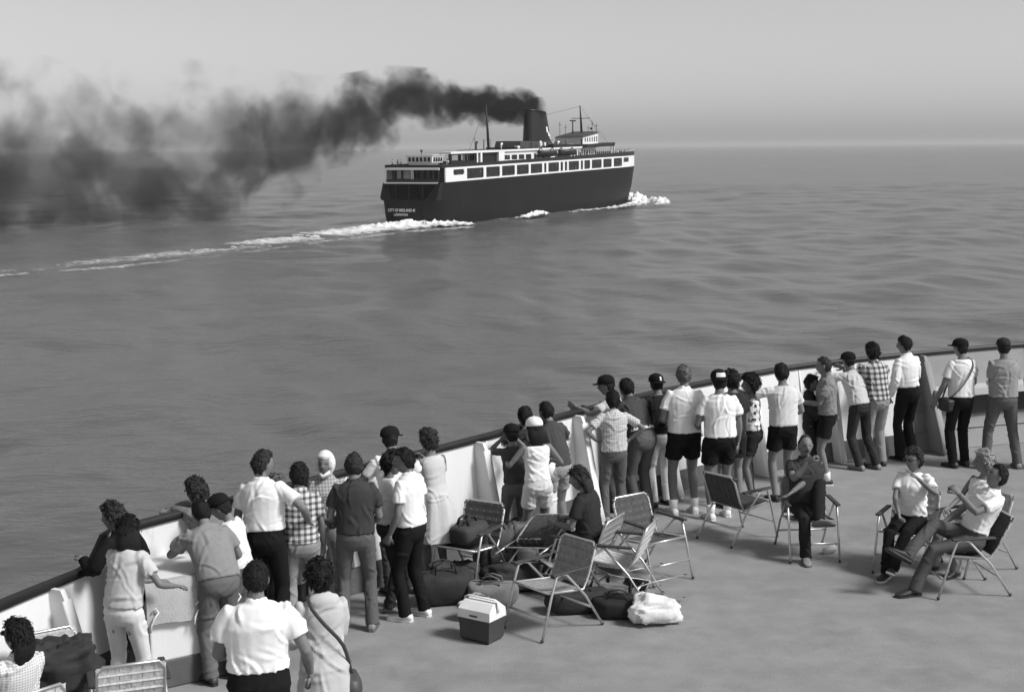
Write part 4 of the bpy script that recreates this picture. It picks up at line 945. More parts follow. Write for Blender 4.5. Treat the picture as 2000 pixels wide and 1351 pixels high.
        Bp = Pn[idx] + D[idx] * (-.004) + rs.normal(size=(nt_, 3)) * .004; g_ = np.array([0, -.5, -1.0]) + rs.normal(size=(nt_, 3)) * wild
        g_ -= D[idx] * (g_ * D[idx]).sum(1)[:, None]; g_ /= np.linalg.norm(g_, axis=1)[:, None] + 1e-6; L_ = ln * (.6 + .8 * rs.rand(nt_))[:, None]
        sd2 = np.cross(g_, D[idx]); mid_ = Bp + g_ * L_ * .5 + D[idx] * L_ * (.30 if wild < 1 else .45); tip = Bp + g_ * L_ + D[idx] * L_ * (.10 if wild < 1 else .35); wd = .0065 * (.7 + .7 * rs.rand(nt_))[:, None]
        tv = np.stack([Bp - sd2 * wd, Bp + sd2 * wd, mid_ + sd2 * wd * .8, mid_ - sd2 * wd * .8, tip], 1).reshape(-1, 3)
        tf = []
        for q in range(nt_): tf += [(q * 5, q * 5 + 1, q * 5 + 2, q * 5 + 3), (q * 5 + 3, q * 5 + 2, q * 5 + 4)]
        if not cap: hm_.add([hc + Rh @ (V3(p) * hs_) for p in tv], tf)
        hm_.build('hair', HAIR[hcol], root, True, fix=False)
    # ---- cap
    if cap:
        ck, turn = cap[0], cap[1]; Rk = Rh @ rotz(turn); cm_ = {'d': mat_cloth(.02), 'w': mat_cloth(.8), 'b': mat_cloth(.05)}[ck[0]]
        tl = .02 if hst in ('thick', 'curly', 'long') else .014
        cp = MB(); rg = []
        for z, k in ((.028, 1.0), (.05, 1.01), (.08, .96), (.105, .82), (.125, .55), (.134, .2)):
            rg.append([hc + Rk @ (V3(((.078 + tl) * k * math.cos(a), (.097 + tl) * k * math.sin(a), z + tl * .6)) * hs_) for a in [2 * math.pi * j / 20 for j in range(20)]])
        cp.loft(rg); co_ = cp.build('cap', cm_, root, True)
        if ck != 'wb':
            br = MB(); A_ = [R(t) for t in range(20, 161, 14)]
            i_ = [V3(((.078 + tl) * math.cos(a), (.095 + tl) * math.sin(a), .042)) for a in A_]; o_ = [V3(((.082 + tl) * math.cos(a), (.098 + tl) * math.sin(a) + .065 * math.sin(a) ** .7, .030)) for a in A_]
            br.loft([[hc + Rk @ (p * hs_) for p in q] for q in ([p + V3((0, 0, .004)) for p in i_], [p + V3((0, 0, .004)) for p in o_], o_, i_)] , cap=False, closed=False); br.build('brim', cm_, co_, True)
        bt = MB(); bt.ell(hc + Rk @ (V3((0, 0, .136 + tl * .6)) * hs_), (.008, .008, .005), 8, 5); bt.build('button', cm_, co_, True)
        if len(cap) > 2:                                   # a patch on the cap front
            pt = MB(); w_ = cap[2]; zs = ((.05, 1.03), (.075, .995), (.10, .88))
            rg = [[hc + Rk @ (V3(((.080 + tl) * k * math.cos(a), (.0995 + tl) * k * math.sin(a), z + tl * .6)) * hs_) for a in [R(90 - w_ + 2 * w_ * j / 6) for j in range(7)]] for z, k in zs]
            pt.loft(rg, cap=False, closed=False); pt.build('cap_panel', mat_cloth(.75), co_, True)
    extra = extra or ()
    if 'glasses' in extra:
        gl = MB()
        for k in (-1, 1): gl.ell(hc + Rh @ (V3((k * .032, .094, .008)) * hs_), (.024, .012, .019), 10, 6)
        gl.tube([hc + Rh @ (V3(p) * hs_) for p in ((-.08, .0, .012), (-.06, .085, .014), (.06, .085, .014), (.08, 0, .012))], .004, 5); gl.build('sunglasses', SHOE_D, root, True)
    if 'moustache' in extra:
        gl = MB(); gl.tube([hc + Rh @ (V3(p) * hs_) for p in ((-.026, .084, -.052), (-.010, .093, -.046), (.010, .093, -.046), (.026, .084, -.052))], [.003, .006, .006, .003], 6); gl.build('moustache', HAIR['dark'], root, True)
    if 'beard' in extra:
        gl = MB(); gl.ell(hc + Rh @ (V3((0, .045, -.088)) * hs_), (.058, .05, .036), 12, 8); gl.build('beard', HAIR['brown'], root, True)
    if 'scarf' in extra:
        sc = MB(); G, GF = HG; pts = []
        for d in G:
            p = V3(head_point(d)); face = d.y > 0.42 and abs(p.x) < 0.058 and p.z < 0.068
            pts.append(hc + Rh @ ((p + d * (-.008 if face else .026)) * hs_))
        sc.add(pts, GF); sc.tube([hc + Rh @ (V3(p) * hs_) for p in ((-.06, .05, -.07), (0, .085, -.118), (.06, .05, -.07))], [.018, .022, .018], 8); sc.build('headscarf', mat_cloth(.72), root, True, fix=False)
    return dict(root=root, wr=wr, el=el, hc=hc, Rh=Rh, Rc=Rc, at=at, sho=sho, s=s, an=an)
HG = head_grid(56, 40)

def finish_people():
    dg = bpy.context.evaluated_depsgraph_get()
    done = []
    for (o, nm, root, mats, parts, wr_, seed) in PENDING:
        me = bpy.data.meshes.new_from_object(o.evaluated_get(dg)); nv = len(me.vertices)
        V = np.empty(nv * 3); me.vertices.foreach_get('co', V); V = V.reshape(-1, 3)
        F = [tuple(p.vertices) for p in me.polygons]
        if wr_:
            N = np.empty(nv * 3); me.vertices.foreach_get('normal', N); N = N.reshape(-1, 3)
            rs = np.random.RandomState(seed); w = sinnoise(V, 2.0, seed, 8, stretch=(1, 1, .6)); hgt = np.maximum(w, -.5) * wr_ * .55
            for q in range(34):            # single creases: a ridge with a valley beside it
                c0 = rs.randint(nv); cpos = V[c0]; nc = N[c0]; t = np.cross(nc, rs.normal(size=3)); t[2] *= 1.1; t -= nc * (t @ nc); t /= np.linalg.norm(t) + 1e-6; bb = np.cross(nc, t)
                r = V - cpos; al = r @ t; pe = r @ bb; facing = np.clip((N @ nc) * 2 - .2, 0, 1); sg = .009 + .008 * rs.rand(); ln_ = .05 + .09 * rs.rand(); cv_ = pe + al * al * rs.normal() * 2.2
                hgt += facing * wr_ * (.5 + .7 * rs.rand()) * np.exp(-(al / ln_) ** 2) * (np.exp(-(cv_ / sg) ** 2) - .7 * np.exp(-((cv_ - 1.7 * sg) / sg) ** 2)) * (np.abs(r @ nc) < .12)
            V = V + N * hgt[:, None]
        mi = [0] * len(F); bpy.data.meshes.remove(me)
        V = [tuple(v) for v in V]
        if parts:
            for pv, pf, pm in parts:
                k = len(V); V += [tuple(p) for p in pv]; F += [tuple(i + k for i in q) for q in pf]; mi += list(pm)
        m2 = bpy.data.meshes.new(nm); m2.from_pydata(V, [], F)
        for m_ in mats: m2.materials.append(m_)
        m2.polygons.foreach_set('material_index', mi); m2.polygons.foreach_set('use_smooth', [True] * len(F)); m2.update()
        done.append((o, m2, nm, root))
    for o, m2, nm, root in done:
        o.modifiers.clear(); old = o.data; o.data = m2; o.name = nm; o.parent = root; bpy.data.meshes.remove(old)
# ------------------------------------------------------------------ who stands where
plaidA = mat_plaid('plaid_small', .62, .25, .06, .055); plaidB = mat_plaid('plaid_large', .55, .2, .035, .075); check = mat_plaid('check_fine', .58, .48, .36, .028)
dots = mat_plaid('blouse_dots', .72, .62, .4, .02); stripe = mat_plaid('stripe_top', .75, .7, .04, .09); flower = mat_plaid('pattern_blouse', .45, .3, .2, .03)
UP = (0, 0, -1)
rail_h = ((-.22, .40, 1.20), (.22, .40, 1.20))
def lean_on(z=1.22, y=.42, w=.2): return ((-w, y, z), (w, y, z))
FWD = lambda z=.95, y=.28, w=.06: ((-w, y, z), (w, y, z))
person((-3.17, 11.55), 58, 'woman with curly dark hair in black top and trousers leaning over the low rail step', 1.62, 'f', 24, hair=('brown', 'curly'), shirt=('long', .02), legs=('trousers', .015), hands=lean_on(1.1, .40), head=(15, -5), palm=(UP, UP))
person((-3.12, 10.95), -18, 'woman with long dark hair, pale T-shirt and white trousers reaching to the white locker', 1.63, 'f', 12, hair=('dark', 'long'), shirt=('tee', .52), legs=('trousers', .66), hands=((.10, .34, 1.02), (.33, .26, 1.02)), head=(30, -12), palm=(UP, UP), shoes='w')
person((-2.62, 12.45), 52, 'person with thick curly hair in grey sweater, arms folded on the rail', 1.68, 'm', 38, hair=('brown', 'curly'), shirt=('long', .30), legs=('trousers', .2), hands=((.12, .52, 1.24), (-.08, .55, 1.25)), poles=((-1, .2, 0), (1, .2, 0)), hip=.88, palm=(UP, UP))
person((-2.50, 11.66), 34, 'man with receding dark hair in grey T-shirt, hand to his chin beside the locker', 1.64, 'm', 37, hair=('dark', 'receding'), shirt=('tee', .36), legs=('trousers', .20), hands=((-.08, .52, 1.10), (.26, .46, .92)), poles=((-1, .2, -.8), None), hpose=('fist', 'relaxed'), build_=1.12, head=(5, -8))
person((-2.42, 12.22), 80, 'boy in black baseball cap and white shirt looking down by the rail', 1.52, 'm', 14, hair=('dark', 'short'), shirt=('tee', .72), legs=('trousers', .15), cap=('d', 0, 18), hands=FWD(1.0), head=(0, -22), build_=.92)
person((-2.28, 12.70), -14, 'grey haired man in white polo and black trousers with an arm round a woman', 1.79, 'm', 3, side_=-4, hair=('brown', 'thick'), shirt=('tucked', .78), legs=('trousers', .012), hands=(None, (.36, .17, 1.10)), poles=(None, (1, -.6, -.3)), head=(-34, -6), build_=1.1, palm=(None, (0, 1, -.2)))
person((-1.98, 12.86), 8, 'dark haired woman in small plaid shirt and pale trousers held by a man', 1.63, 'f', 4, hair=('dark', 'thick'), shirt=('shirt', .4), shirt_m=plaidA, legs=('trousers', .42), hands=(None, None), build_=1.05)
person((-2.22, 13.22), 30, 'child with fair curly hair looking over the rail between a couple', 1.42, 'f', 12, hair=('grey', 'curly'), shirt=('tee', .4), legs=('trousers', .2), hands=lean_on(1.15, .35), build_=.85)
person((-1.80, 13.42), 195, 'woman in white headscarf and patterned blouse with her back to the rail', 1.62, 'f', -4, hair=('grey', 'short'), shirt=('shirt', .4), shirt_m=flower, legs=('trousers', .45), hands=FWD(1.0), extra=('scarf',), head=(-25, 0))
person((-1.48, 12.92), 4, 'man in dark polo and grey trousers standing alone, back turned, arms bent', 1.71, 'm', 3, hair=('brown', 'short'), shirt=('polo', .075), legs=('trousers', .17), hands=((-.16, .24, 1.0), (.16, .24, .98)), feet=((-.13, 0), (.14, .02)), shoes='g', build_=1.02)
person((-1.16, 14.02), 24, 'man in black cap and white T-shirt bending over the rail behind a group', 1.74, 'm', 22, hair=('dark', 'short'), shirt=('tee', .78), legs=('trousers', .1), cap=('d', -50), hands=lean_on(), head=(-10, 0))
person((-1.22, 13.52), -95, 'short haired dark woman in white blouse and dark grey trousers, arms folded', 1.60, 'f', 2, hair=('dark', 'curly'), shirt=('tee', .75), legs=('trousers', .06), hands=((.10, .22, 1.18), (-.06, .24, 1.14)), head=(18, -4), shoes='g')
person((-0.98, 13.25), 62, 'man with moustache in white polo, black trousers and white sneakers, hand in pocket', 1.69, 'm', 3, hair=('dark', 'thick'), shirt=('polo', .78), legs=('trousers', .013), hands=((-.2, .12, .86), (.2, .1, .86)), head=(28, -2), shoes='w', extra=('moustache',), feet=((-.1, .04), (.12, -.04)), hpose='fist')
person((-0.80, 14.46), 42, 'woman with short fair hair in a pale sleeveless gathered dress at the rail', 1.62, 'f', 12, hair=('brown', 'curly'), shirt=('dress', .55), legs=None, hands=lean_on(1.22, .36, .15), shoes='w')
person((.02, 15.42), 20, 'child in black cap holding something up to the face at the rail', 1.46, 'm', 8, hair=('dark', 'short'), shirt=('tee', .10), legs=('trousers', .2), cap=('d', 10), hands=((-.05, .24, 1.28), (.08, .24, 1.28)), poles=((-1, .2, -1), (1, .2, -1)), build_=.85)
person((.22, 15.92), 28, 'boy with dark hair in dark shirt leaning on the rail beside a taller boy', 1.58, 'm', 18, hair=('dark', 'thick'), shirt=('tee', .07), legs=('trousers', .2), hands=lean_on(1.24, .35), build_=.9)
person((.52, 15.88), 38, 'boy with dark hair in charcoal shirt and pale shorts bending over the rail', 1.66, 'm', 22, hair=('dark', 'short'), shirt=('shirt', .10), legs=('shorts', .45), hands=lean_on(1.24, .4), build_=.92, shoes='ws')
person((.27, 15.18), 18, 'girl in white cap and white tank top with long dark hair', 1.58, 'f', 8, hair=('dark', 'long'), shirt=('tank', .80), legs=('shorts', .62), cap=('wb', 0), hands=((-.26, .30, 1.06), (.26, .28, 1.04)), shoes='w')
person((1.30, 17.30), 66, 'man in two tone cap with dark brim looking along the rail, hand on it', 1.72, 'm', 12, hair=('dark', 'short'), shirt=('tee', .5), legs=('trousers', .2), cap=('d', 0, 30), hands=((-.34, .42, 1.34), (.05, .38, 1.22)), head=(12, -4), extra=('moustache',))
person((1.22, 16.80), 14, 'young man in fine checked shirt and grey trousers with hands on hips', 1.60, 'm', 4, hair=('dark', 'thick'), shirt=('shirt', .5), shirt_m=check, legs=('trousers', .17), hands=((-.20, .04, .99), (.20, .02, .99)), poles=((-1, -.5, 0), (1, -.5, 0)), hpose='fist', build_=.95, shoes='g')
person((1.60, 17.15), 36, 'man in charcoal shirt, white belt and grey trousers leaning far over the rail', 1.76, 'm', 32, hair=('dark', 'thick'), shirt=('tucked', .10), legs=('trousers', .17), hands=lean_on(1.26, .58), extra=('whitebelt',), hip=.89, build_=1.05)
person((1.86, 17.52), 22, 'man in black cap, black T-shirt and white trousers at the rail', 1.68, 'm', 12, hair=('dark', 'short'), shirt=('tee', .035), legs=('trousers', .7), cap=('d', 185, 8), hands=lean_on(1.24, .42), build_=1.05)
person((2.10, 17.10), 8, 'tall grey haired man in white polo, black shorts and white socks', 1.87, 'm', 2, hair=('grey', 'thick'), shirt=('polo', .80), legs=('shorts', .014), hands=((-.18, .26, 1.12), (.18, .26, 1.12)), shoes='ws', feet=((-.13, 0), (.15, .05)), build_=1.08)
person((2.50, 16.88), 6, 'man in cap with white round patch, white T-shirt and black shorts', 1.83, 'm', 3, hair=('dark', 'thick'), shirt=('tee', .80), legs=('shorts', .014), cap=('d', 180, 34), hands=((-.2, .24, 1.06), None), shoes='ws', feet=((-.11, -.04), (.13, .10)), build_=1.04)
person((2.74, 17.42), 10, 'dark haired person in black clothes half hidden beside two men in shorts', 1.74, 'm', 4, hair=('dark', 'curly'), shirt=('tee', .04), legs=('shorts', .03), hands=(None, (.18, .12, .8)), build_=.95)
person((3.06, 17.78), 70, 'woman with big dark curls in striped top and black shorts, arms bent', 1.62, 'f', 2, hair=('dark', 'afro'), shirt=('tank', .5), shirt_m=stripe, legs=('shorts', .03), hands=((.02, .26, 1.2), (.12, .2, .98)), skin=SKIN_D, shoes='w', head=(10, 0))
person((3.44, 17.75), 16, 'dark haired man in pale T-shirt and black shorts, one arm out to the rail', 1.77, 'm', 6, hair=('dark', 'thick'), shirt=('tee', .60), legs=('shorts', .014), hands=((-.44, .40, 1.38), (.2, .26, 1.06)), build_=1.05)
person((3.98, 18.75), -105, 'dark haired child in black top facing a man at the rail', 1.46, 'm', 0, hair=('dark', 'thick'), shirt=('long', .04), legs=('trousers', .05), hands=FWD(.9), build_=.85)
m32 = person((4.18, 18.62), 82, 'man with moustache in grey T-shirt and black shorts holding a white cup', 1.73, 'm', 2, hair=('brown', 'short'), shirt=('tee', .33), legs=('shorts', .014), hands=((-.10, .34, 1.12), (.14, .24, 1.05)), extra=('moustache',), head=(-8, 0), shoes='bs', hpose=('fist', 'relaxed'), build_=1.05)
person((4.86, 19.55), 30, 'man in dark cap, pale T-shirt and dark jeans stretched over the rail', 1.70, 'm', 26, hair=('dark', 'short'), shirt=('tee', .52), legs=('trousers', .05), cap=('d', 20), hands=lean_on(1.32, .55), feet=((-.12, -.12), (.14, -.18)), shoes='g', hip=.87)
person((5.12, 19.62), 24, 'man with dark curls in large plaid shirt and pale trousers at the rail', 1.76, 'm', 14, hair=('dark', 'curly'), shirt=('shirt', .4), shirt_m=plaidB, legs=('trousers', .40), hands=lean_on(1.30, .5), build_=1.02)
person((5.66, 20.05), 30, 'dark haired man in white long sleeved shirt and black flared trousers, hand in pocket', 1.80, 'm', 6, hair=('dark', 'thick'), shirt=('long', .80), legs=('flares', .014), hands=((-.22, .14, .92), (.2, .34, 1.1)), head=(25, 0), hpose='fist')
m36 = person((6.26, 19.55), 20, 'man in dark cap and white T-shirt with a shoulder bag and black trousers', 1.82, 'm', 2, hair=('dark', 'short'), shirt=('tee', .74), legs=('trousers', .013), cap=('d', 28), hands=((-.30, .16, .94), (.26, .28, 1.02)), head=(14, 2), build_=1.02)
person((6.80, 19.42), 4, 'man in dark cap and grey shirt standing with feet apart and arms folded', 1.84, 'm', 2, hair=('dark', 'short'), shirt=('tee', .44), legs=('trousers', .17), cap=('b', 0), hands=((-.03, .25, 1.2), (.03, .27, 1.16)), feet=((-.22, 0), (.24, 0)), shoes='g', build_=1.06)
person((7.42, 19.35), 10, 'person in dark shirt and black trousers next to the man with folded arms', 1.78, 'm', 6, hair=('dark', 'short'), shirt=('tee', .08), legs=('trousers', .02), hands=lean_on(1.2, .3))
person((-1.72, 9.16), 8, 'heavy man in plain white T-shirt and black trousers seen from behind', 1.80, 'm', 2, hair=('dark', 'short'), shirt=('tucked', .82), legs=('trousers', .012), hands=((-.20, .26, 1.06), (.34, .12, .96)), build_=1.2)
m44 = person((-1.36, 9.72), 22, 'woman with curly hair in light hooded raincoat beside a heavy man', 1.62, 'f', 5, hair=('dark', 'curly'), shirt=('coat', .50), legs=('trousers', .3), hands=((-.14, .28, 1.0), (.05, .30, .98)), build_=1.0)

# ------------------------------------------------------------------ folding lawn chairs
ALU = mat('aluminium_tube', 0.62, 0.35, 0.08, 8, 0, 1, 0.5, 0.75); ARM = mat('dark_armrest', 0.05, 0.5)
def chair_parts(web, reclined=20, seat_m=None):
    """front towards +y, seat at 0.42"""
    P = []; w = .27; hw = w; r = R(reclined)
    bx = lambda z: (-.22 - math.tan(r) * (z - .38))
    for s_ in (-1, 1):
        m = MB(); m.tube([(s_ * hw, .34, .012), (s_ * hw, .22, .42), (s_ * hw, .16, .585), (s_ * hw, .10, .60), (s_ * hw, .04, .585), (s_ * hw, -.20, .34), (s_ * hw, -.42, .012)], .0125, 8); P.append(('leg_frame', m, ALU))
        m = MB(); m.bbox((s_ * hw - .028, -.24, .598), (s_ * hw + .028, .22, .622), .01); P.append(('armrest', m, ARM))
        for y in (.34, -.42): m = MB(); m.ell((s_ * hw, y, .018), (.018, .018, .018), 8, 6); P.append(('foot_cap', m, ARM))
    m = MB(); z1 = .80
    m.tube([(-w + .03, .24, .44), (-w + .03, -.20, .39), (-w + .03, bx(.5) , .5), (-w + .03, bx(z1 - .06), z1 - .06), (-w + .07, bx(z1), z1), (w - .07, bx(z1), z1), (w - .03, bx(z1 - .06), z1 - .06), (w - .03, bx(.5), .5), (w - .03, -.20, .39), (w - .03, .24, .44)], .0125, 8); m.tube([(-w + .03, .24, .44), (w - .03, .24, .44)], .0125, 8); P.append(('back_frame', m, ALU))
    for q_ in (-.30, .28): m = MB(); m.tube([(-hw, q_, .2), (hw, q_, .2)], .011, 6); P.append(('cross_bar', m, ALU))
    wb = MATS.get('webbing_%d' % round(web * 100)) or mat('webbing_%d' % round(web * 100), web, .85, .25, 30, .5, 60, .2, stretch=(1, 1, .3))
    # woven straps, each a part
    for k in range(6):
        x = -w + .065 + k * (2 * w - .13) / 5; m = MB(); rg = []
        for y, z in ((.245, .452), (.1, .415), (-.05, .395), (-.19, .398)): rg.append([(x - .038, y, z), (x + .038, y, z), (x + .038, y, z - .004), (x - .038, y, z - .004)])
        m.loft(rg); P.append(('strap', m, wb)); m = MB(); rg = []
        for z in (.42, .52, .62, .71, .795): rg.append([(x - .038, bx(z) + .014 - .02 * math.sin((z - .42) / .5 * 3.1), z), (x + .038, bx(z) + .014 - .02 * math.sin((z - .42) / .5 * 3.1), z), (x + .038, bx(z) + .018 - .02 * math.sin((z - .42) / .5 * 3.1), z), (x - .038, bx(z) + .018 - .02 * math.sin((z - .42) / .5 * 3.1), z)])
        m.loft(rg); P.append(('strap', m, wb))
    for k in range(5):
        z = .46 + k * .072; m = MB(); y = bx(z) + .022 - .02 * math.sin((z - .42) / .5 * 3.1); m.box((-w + .02, y - .002, z - .03), (w - .02, y + .002, z + .03)); P.append(('strap', m, wb))
    return P
CHAIRS = {}
def chair(pos, yaw, label, web=.35, reclined=20, group=None, fold=None):
    key = (web, reclined)
    if key not in CHAIRS: CHAIRS[key] = [(n, m.mesh(n, mt, n not in ('armrest', 'strap')), mt) for n, m, mt in chair_parts(web, reclined)]
    t = thing('lawn_chair', label, 'chair', (pos[0], pos[1], pos[2] if len(pos) > 2 else 0), yaw, 'folding lawn chairs on the deck')
    if fold: t.rotation_euler = tuple(R(a) for a in fold) 
    for n, me, mt in CHAIRS[key]:
        o = bpy.data.objects.new(n, me); C.objects.link(o); o.parent = t
    return t
def sitter(pos, yaw, label, ch_label, web=.35, **k):
    c_, s_ = math.cos(R(yaw)), math.sin(R(yaw)); off = .10
    chair((pos[0], pos[1]), yaw, ch_label, web, k.pop('reclined', 20))
    return person((pos[0] + s_ * off, pos[1] - c_ * off), yaw, label, sit=True, **k)
sitter((3.26, 15.30), 182, 'balding man with moustache in dark polo sitting with a hand to his mouth', 'lawn chair under the balding man in the dark polo', .30, h=1.72, sex='m', lean=-12, hair=('brown', 'receding'), shirt=('polo', .085), legs=('trousers', .035), shoes='g', extra=('moustache',),
       hands=((.26, .18, .68), (.03, .20, 1.06)), poles=((-1, -.3, -.6), (.7, .3, -1)), hpose=('relaxed', 'fist'), feet=((-.02, .50, .42), (.10, .42)), knee=((0, .5, 1), (.1, .5, 1)), footyaw=(40, -5), head=(0, -6), build_=1.08)
sitter((4.20, 14.72), 150, 'woman with curly hair, sunglasses and white blouse sitting with a hand to her cheek', 'lawn chair under the woman in sunglasses', .30, h=1.66, sex='f', lean=-8, hair=('brown', 'curly'), shirt=('tee', .80), legs=('trousers', .02), shoes='b', extra=('glasses',),
       hands=((-.10, .18, 1.02), (.05, .30, .64)), poles=((-1, .3, -.8), (1, 0, -.5)), hpose=('flat', 'fist'), feet=((.02, .62, .06), (.10, .56)), head=(-22, -8))
sitter((4.86, 14.72), 118, 'woman with short fair curls in white low backed top sitting behind the reclining man', 'lawn chair beside the woman with fair curls', .30, h=1.60, sex='f', lean=-10, hair=('fair', 'curly'), shirt=('tank', .78), legs=('trousers', .4), hands=FWD(.66, .3, .12), head=(-40, -5))
sitter((4.52, 13.98), 98, 'man in white shirt reclining with crossed grey trousered legs and a hand at his face', 'lawn chair under the man with crossed legs', .06, h=1.78, sex='m', lean=-24, reclined=28, hair=('dark', 'short'), shirt=('tucked', .78), legs=('trousers', .16), shoes='d',
       hands=((-.06, .16, 1.02), (.16, .22, .66)), poles=((-1, .3, -.9), (1, -.2, -.6)), hpose=('fist', 'relaxed'), feet=((-.10, .64), (-.10, .72, .36)), knee=((0, .5, 1), (0, .4, 1)), head=(-10, 6))
sitter((.70, 14.10), 62, 'dark haired person in dark shirt sitting low with back turned among the bags', 'lawn chair under the person in dark shirt by the bags', .30, h=1.68, sex='m', lean=8, hair=('brown', 'long'), shirt=('tee', .05), legs=('trousers', .12), hands=FWD(.70, .34, .14), head=(10, -8))
sitter((-3.60, 9.66), 48, 'woman with long dark hair in dotted white blouse sitting by the bulwark', 'white lawn chair under the woman in the dotted blouse', .72, h=1.66, sex='f', lean=-10, hair=('dark', 'long'), shirt=('shirt', .7), shirt_m=dots, legs=('trousers', .3), hands=FWD(.66, .3, .12), extra=('glasses',), head=(20, 0))
chair((-2.92, 10.28), 20, 'empty white webbed lawn chair behind the woman in white trousers', .72)
chair((2.62, 16.02), -52, 'empty lawn chair with dark seat behind the men in shorts', .06)
chair((1.46, 14.55), -145, 'empty lawn chair with dark webbing and tall back behind the white plastic bag', .10)
chair((1.02, 13.82), 70, 'empty low lawn chair with pale webbing beside the white plastic bag', .5)
chair((.34, 12.95), 130, 'empty grey webbed lawn chair next to the picnic cooler', .28)
chair((-.48, 14.32), 150, 'empty lawn chair with dark armrests heaped with bags', .12)
chair((-3.45, 10.36), 215, 'lawn chair by the bulwark with a dark jacket thrown over it', .5)
for p_, rot, z_, lab, wb_ in (((.86, 13.62), (-82, 6, 40), .14, 'folded lawn chair with pale webbing lying flat among the bags', .5), ((.05, 13.95), (-70, -8, -35), .30, 'folded dark lawn chair leaning over the rucksacks', .08), ((1.62, 13.95), (-84, 4, 110), .13, 'folded lawn chair lying flat beside the tall backed empty chair', .12)):
    t = chair((p_[0], p_[1], z_), 0, lab, wb_, fold=rot); t.scale = (1, .3, 1)
finish_people()

# ------------------------------------------------------------------ things on the deck
def bag_mesh(L, W, Hh, seed, sag=.12, n=26, crumple=1.0):
    """soft luggage: a rounded, sagging, wrinkled box resting on z = 0"""
    m = MB(); V = []; n = n if crumple < 2.3 else 54; nv = int(n * .75)
    for i in range(nv + 1):
        th = math.pi * i / nv
        for j in range(n):
            ph = 2 * math.pi * j / n; e = .55
            sg = lambda v: math.copysign(abs(v) ** e, v)
            V.append((L / 2 * sg(math.sin(th)) * sg(math.cos(ph)), W / 2 * sg(math.sin(th)) * sg(math.sin(ph)), Hh / 2 * (1 + sg(math.cos(th)))))
    V = np.array(V); V[:, 2] *= 1 - sag * (1 - (2 * V[:, 0] / L) ** 2); nz = (sinnoise(V, 3.0, seed) * .022 + sinnoise(V, 7, seed + 1) * .009) * crumple + (1 - np.abs(sinnoise(V, 6, seed + 2))) * .012 * (crumple - .6) + (((1 - np.abs(sinnoise(V, 9, seed + 3, 7))) ** 2) * .03 + ((1 - np.abs(sinnoise(V, 17, seed + 4, 7))) ** 2) * .012 if crumple > 2.3 else 0)
    c = V.mean(0); d = V - c; d /= np.linalg.norm(d, axis=1)[:, None] + 1e-6; V = V + d * nz[:, None] * np.clip(V[:, 2:3] / .06, .1, 1); V[:, 2] = np.maximum(V[:, 2], .002)
    F = [(i * n + j, (i + 1) * n + j, (i + 1) * n + (j + 1) % n, i * n + (j + 1) % n) for i in range(nv) for j in range(n)]
    return m.add(V, F)
def bag(name, label, pos, yaw, L, W, Hh, g, seed, cat='bag', handle=True, straps=False, sag=.12, mt=None, crumple=1.0):
    t = thing(name, label, cat, (pos[0], pos[1], pos[2] if len(pos) > 2 else 0), yaw, 'bags heaped by the chairs')
    mt = mt or mat('bag_fabric_%d' % round(g * 100), g, .8, .2, 8, .4, 40, .3); bag_mesh(L, W, Hh, seed, sag, crumple=crumple).build('bag_body', mt, t, True)
    hk2 = mat('bag_strap_%d' % round(g * 50), g * .5 + .01, .7)
    if handle:
        for s_ in (-1, 1):
            m = MB(); m.tube([(-L * .2, s_ * W * .22, Hh * .85), (-L * .17, s_ * W * .16, Hh * 1.12), (0, s_ * W * .12, Hh * 1.22), (L * .17, s_ * W * .16, Hh * 1.12), (L * .2, s_ * W * .22, Hh * .85)], [(.018, .006)] * 5, 6, ref=(0, 1, 0)); m.build('handle', hk2, t, True)
    if straps:
        for x in (-L * .25, L * .25):
            m = MB(); m.tube([(x, -W * .53, Hh * .1), (x, -W * .56, Hh * .5), (x, -W * .4, Hh * .95), (x, 0, Hh * 1.03)], [(.025, .007)] * 4, 6, ref=(1, 0, 0)); m.build('strap', hk2, t, True)
        m = MB(); m.bbox((-L * .3, -W * .62, Hh * .12), (L * .3, -W * .42, Hh * .5), .03); m.build('pocket', mt, t, True)
    m = MB(); m.tube([(-L * .4, 0, Hh * .9), (0, 0, Hh * (1.0 - sag) + .01), (L * .4, 0, Hh * .9)], .007, 5); m.build('zip', hk2, t, True)
    return t
bag('duffel_bag', 'black duffel bag on the deck beside the man in white sneakers', (-.70, 13.72), 20, .55, .34, .36, .03, 1)
bag('backpack', 'dark rucksack with front pocket leaning on the bulwark', (-.22, 14.62), 30, .40, .28, .56, .09, 2, straps=True, handle=False, sag=.02)
bag('backpack', 'grey rucksack with buckled straps next to the dark rucksack', (.10, 14.85), 10, .38, .28, .52, .14, 3, straps=True, handle=False, sag=.02)
bag('duffel_bag', 'bulky black holdall under the bulwark behind the rucksacks', (.32, 15.0), -20, .62, .4, .42, .02, 4)
bag('tote_bag', 'grey slumped canvas bag behind the picnic cooler', (-.22, 13.62), -15, .5, .32, .26, .20, 5)
bag('tote_bag', 'white bag with dark printed bands beside the picnic cooler', (-.36, 13.25), 35, .36, .2, .2, .7, 6, mt=mat_plaid('printed_bag', .78, .7, .1, .16))
bag('plastic_bag', 'crumpled white plastic carrier bag on the open deck', (1.30, 13.10), 12, .38, .26, .15, .72, 7, sag=-.45, crumple=2.4)
bag('duffel_bag', 'flat black case lying behind the white plastic bag', (1.00, 13.28), -8, .5, .34, .2, .02, 8, sag=.05)
bag('tote_bag', 'dark bag lying on the heaped lawn chair', (-.48, 14.3, .45), 60, .42, .3, .24, .05, 9)
bag('jacket_heap', 'dark jacket bundled over the chair by the bulwark', (-3.45, 10.38, .44), 30, .46, .40, .40, .03, 10, cat='jacket', handle=False, crumple=2.4)
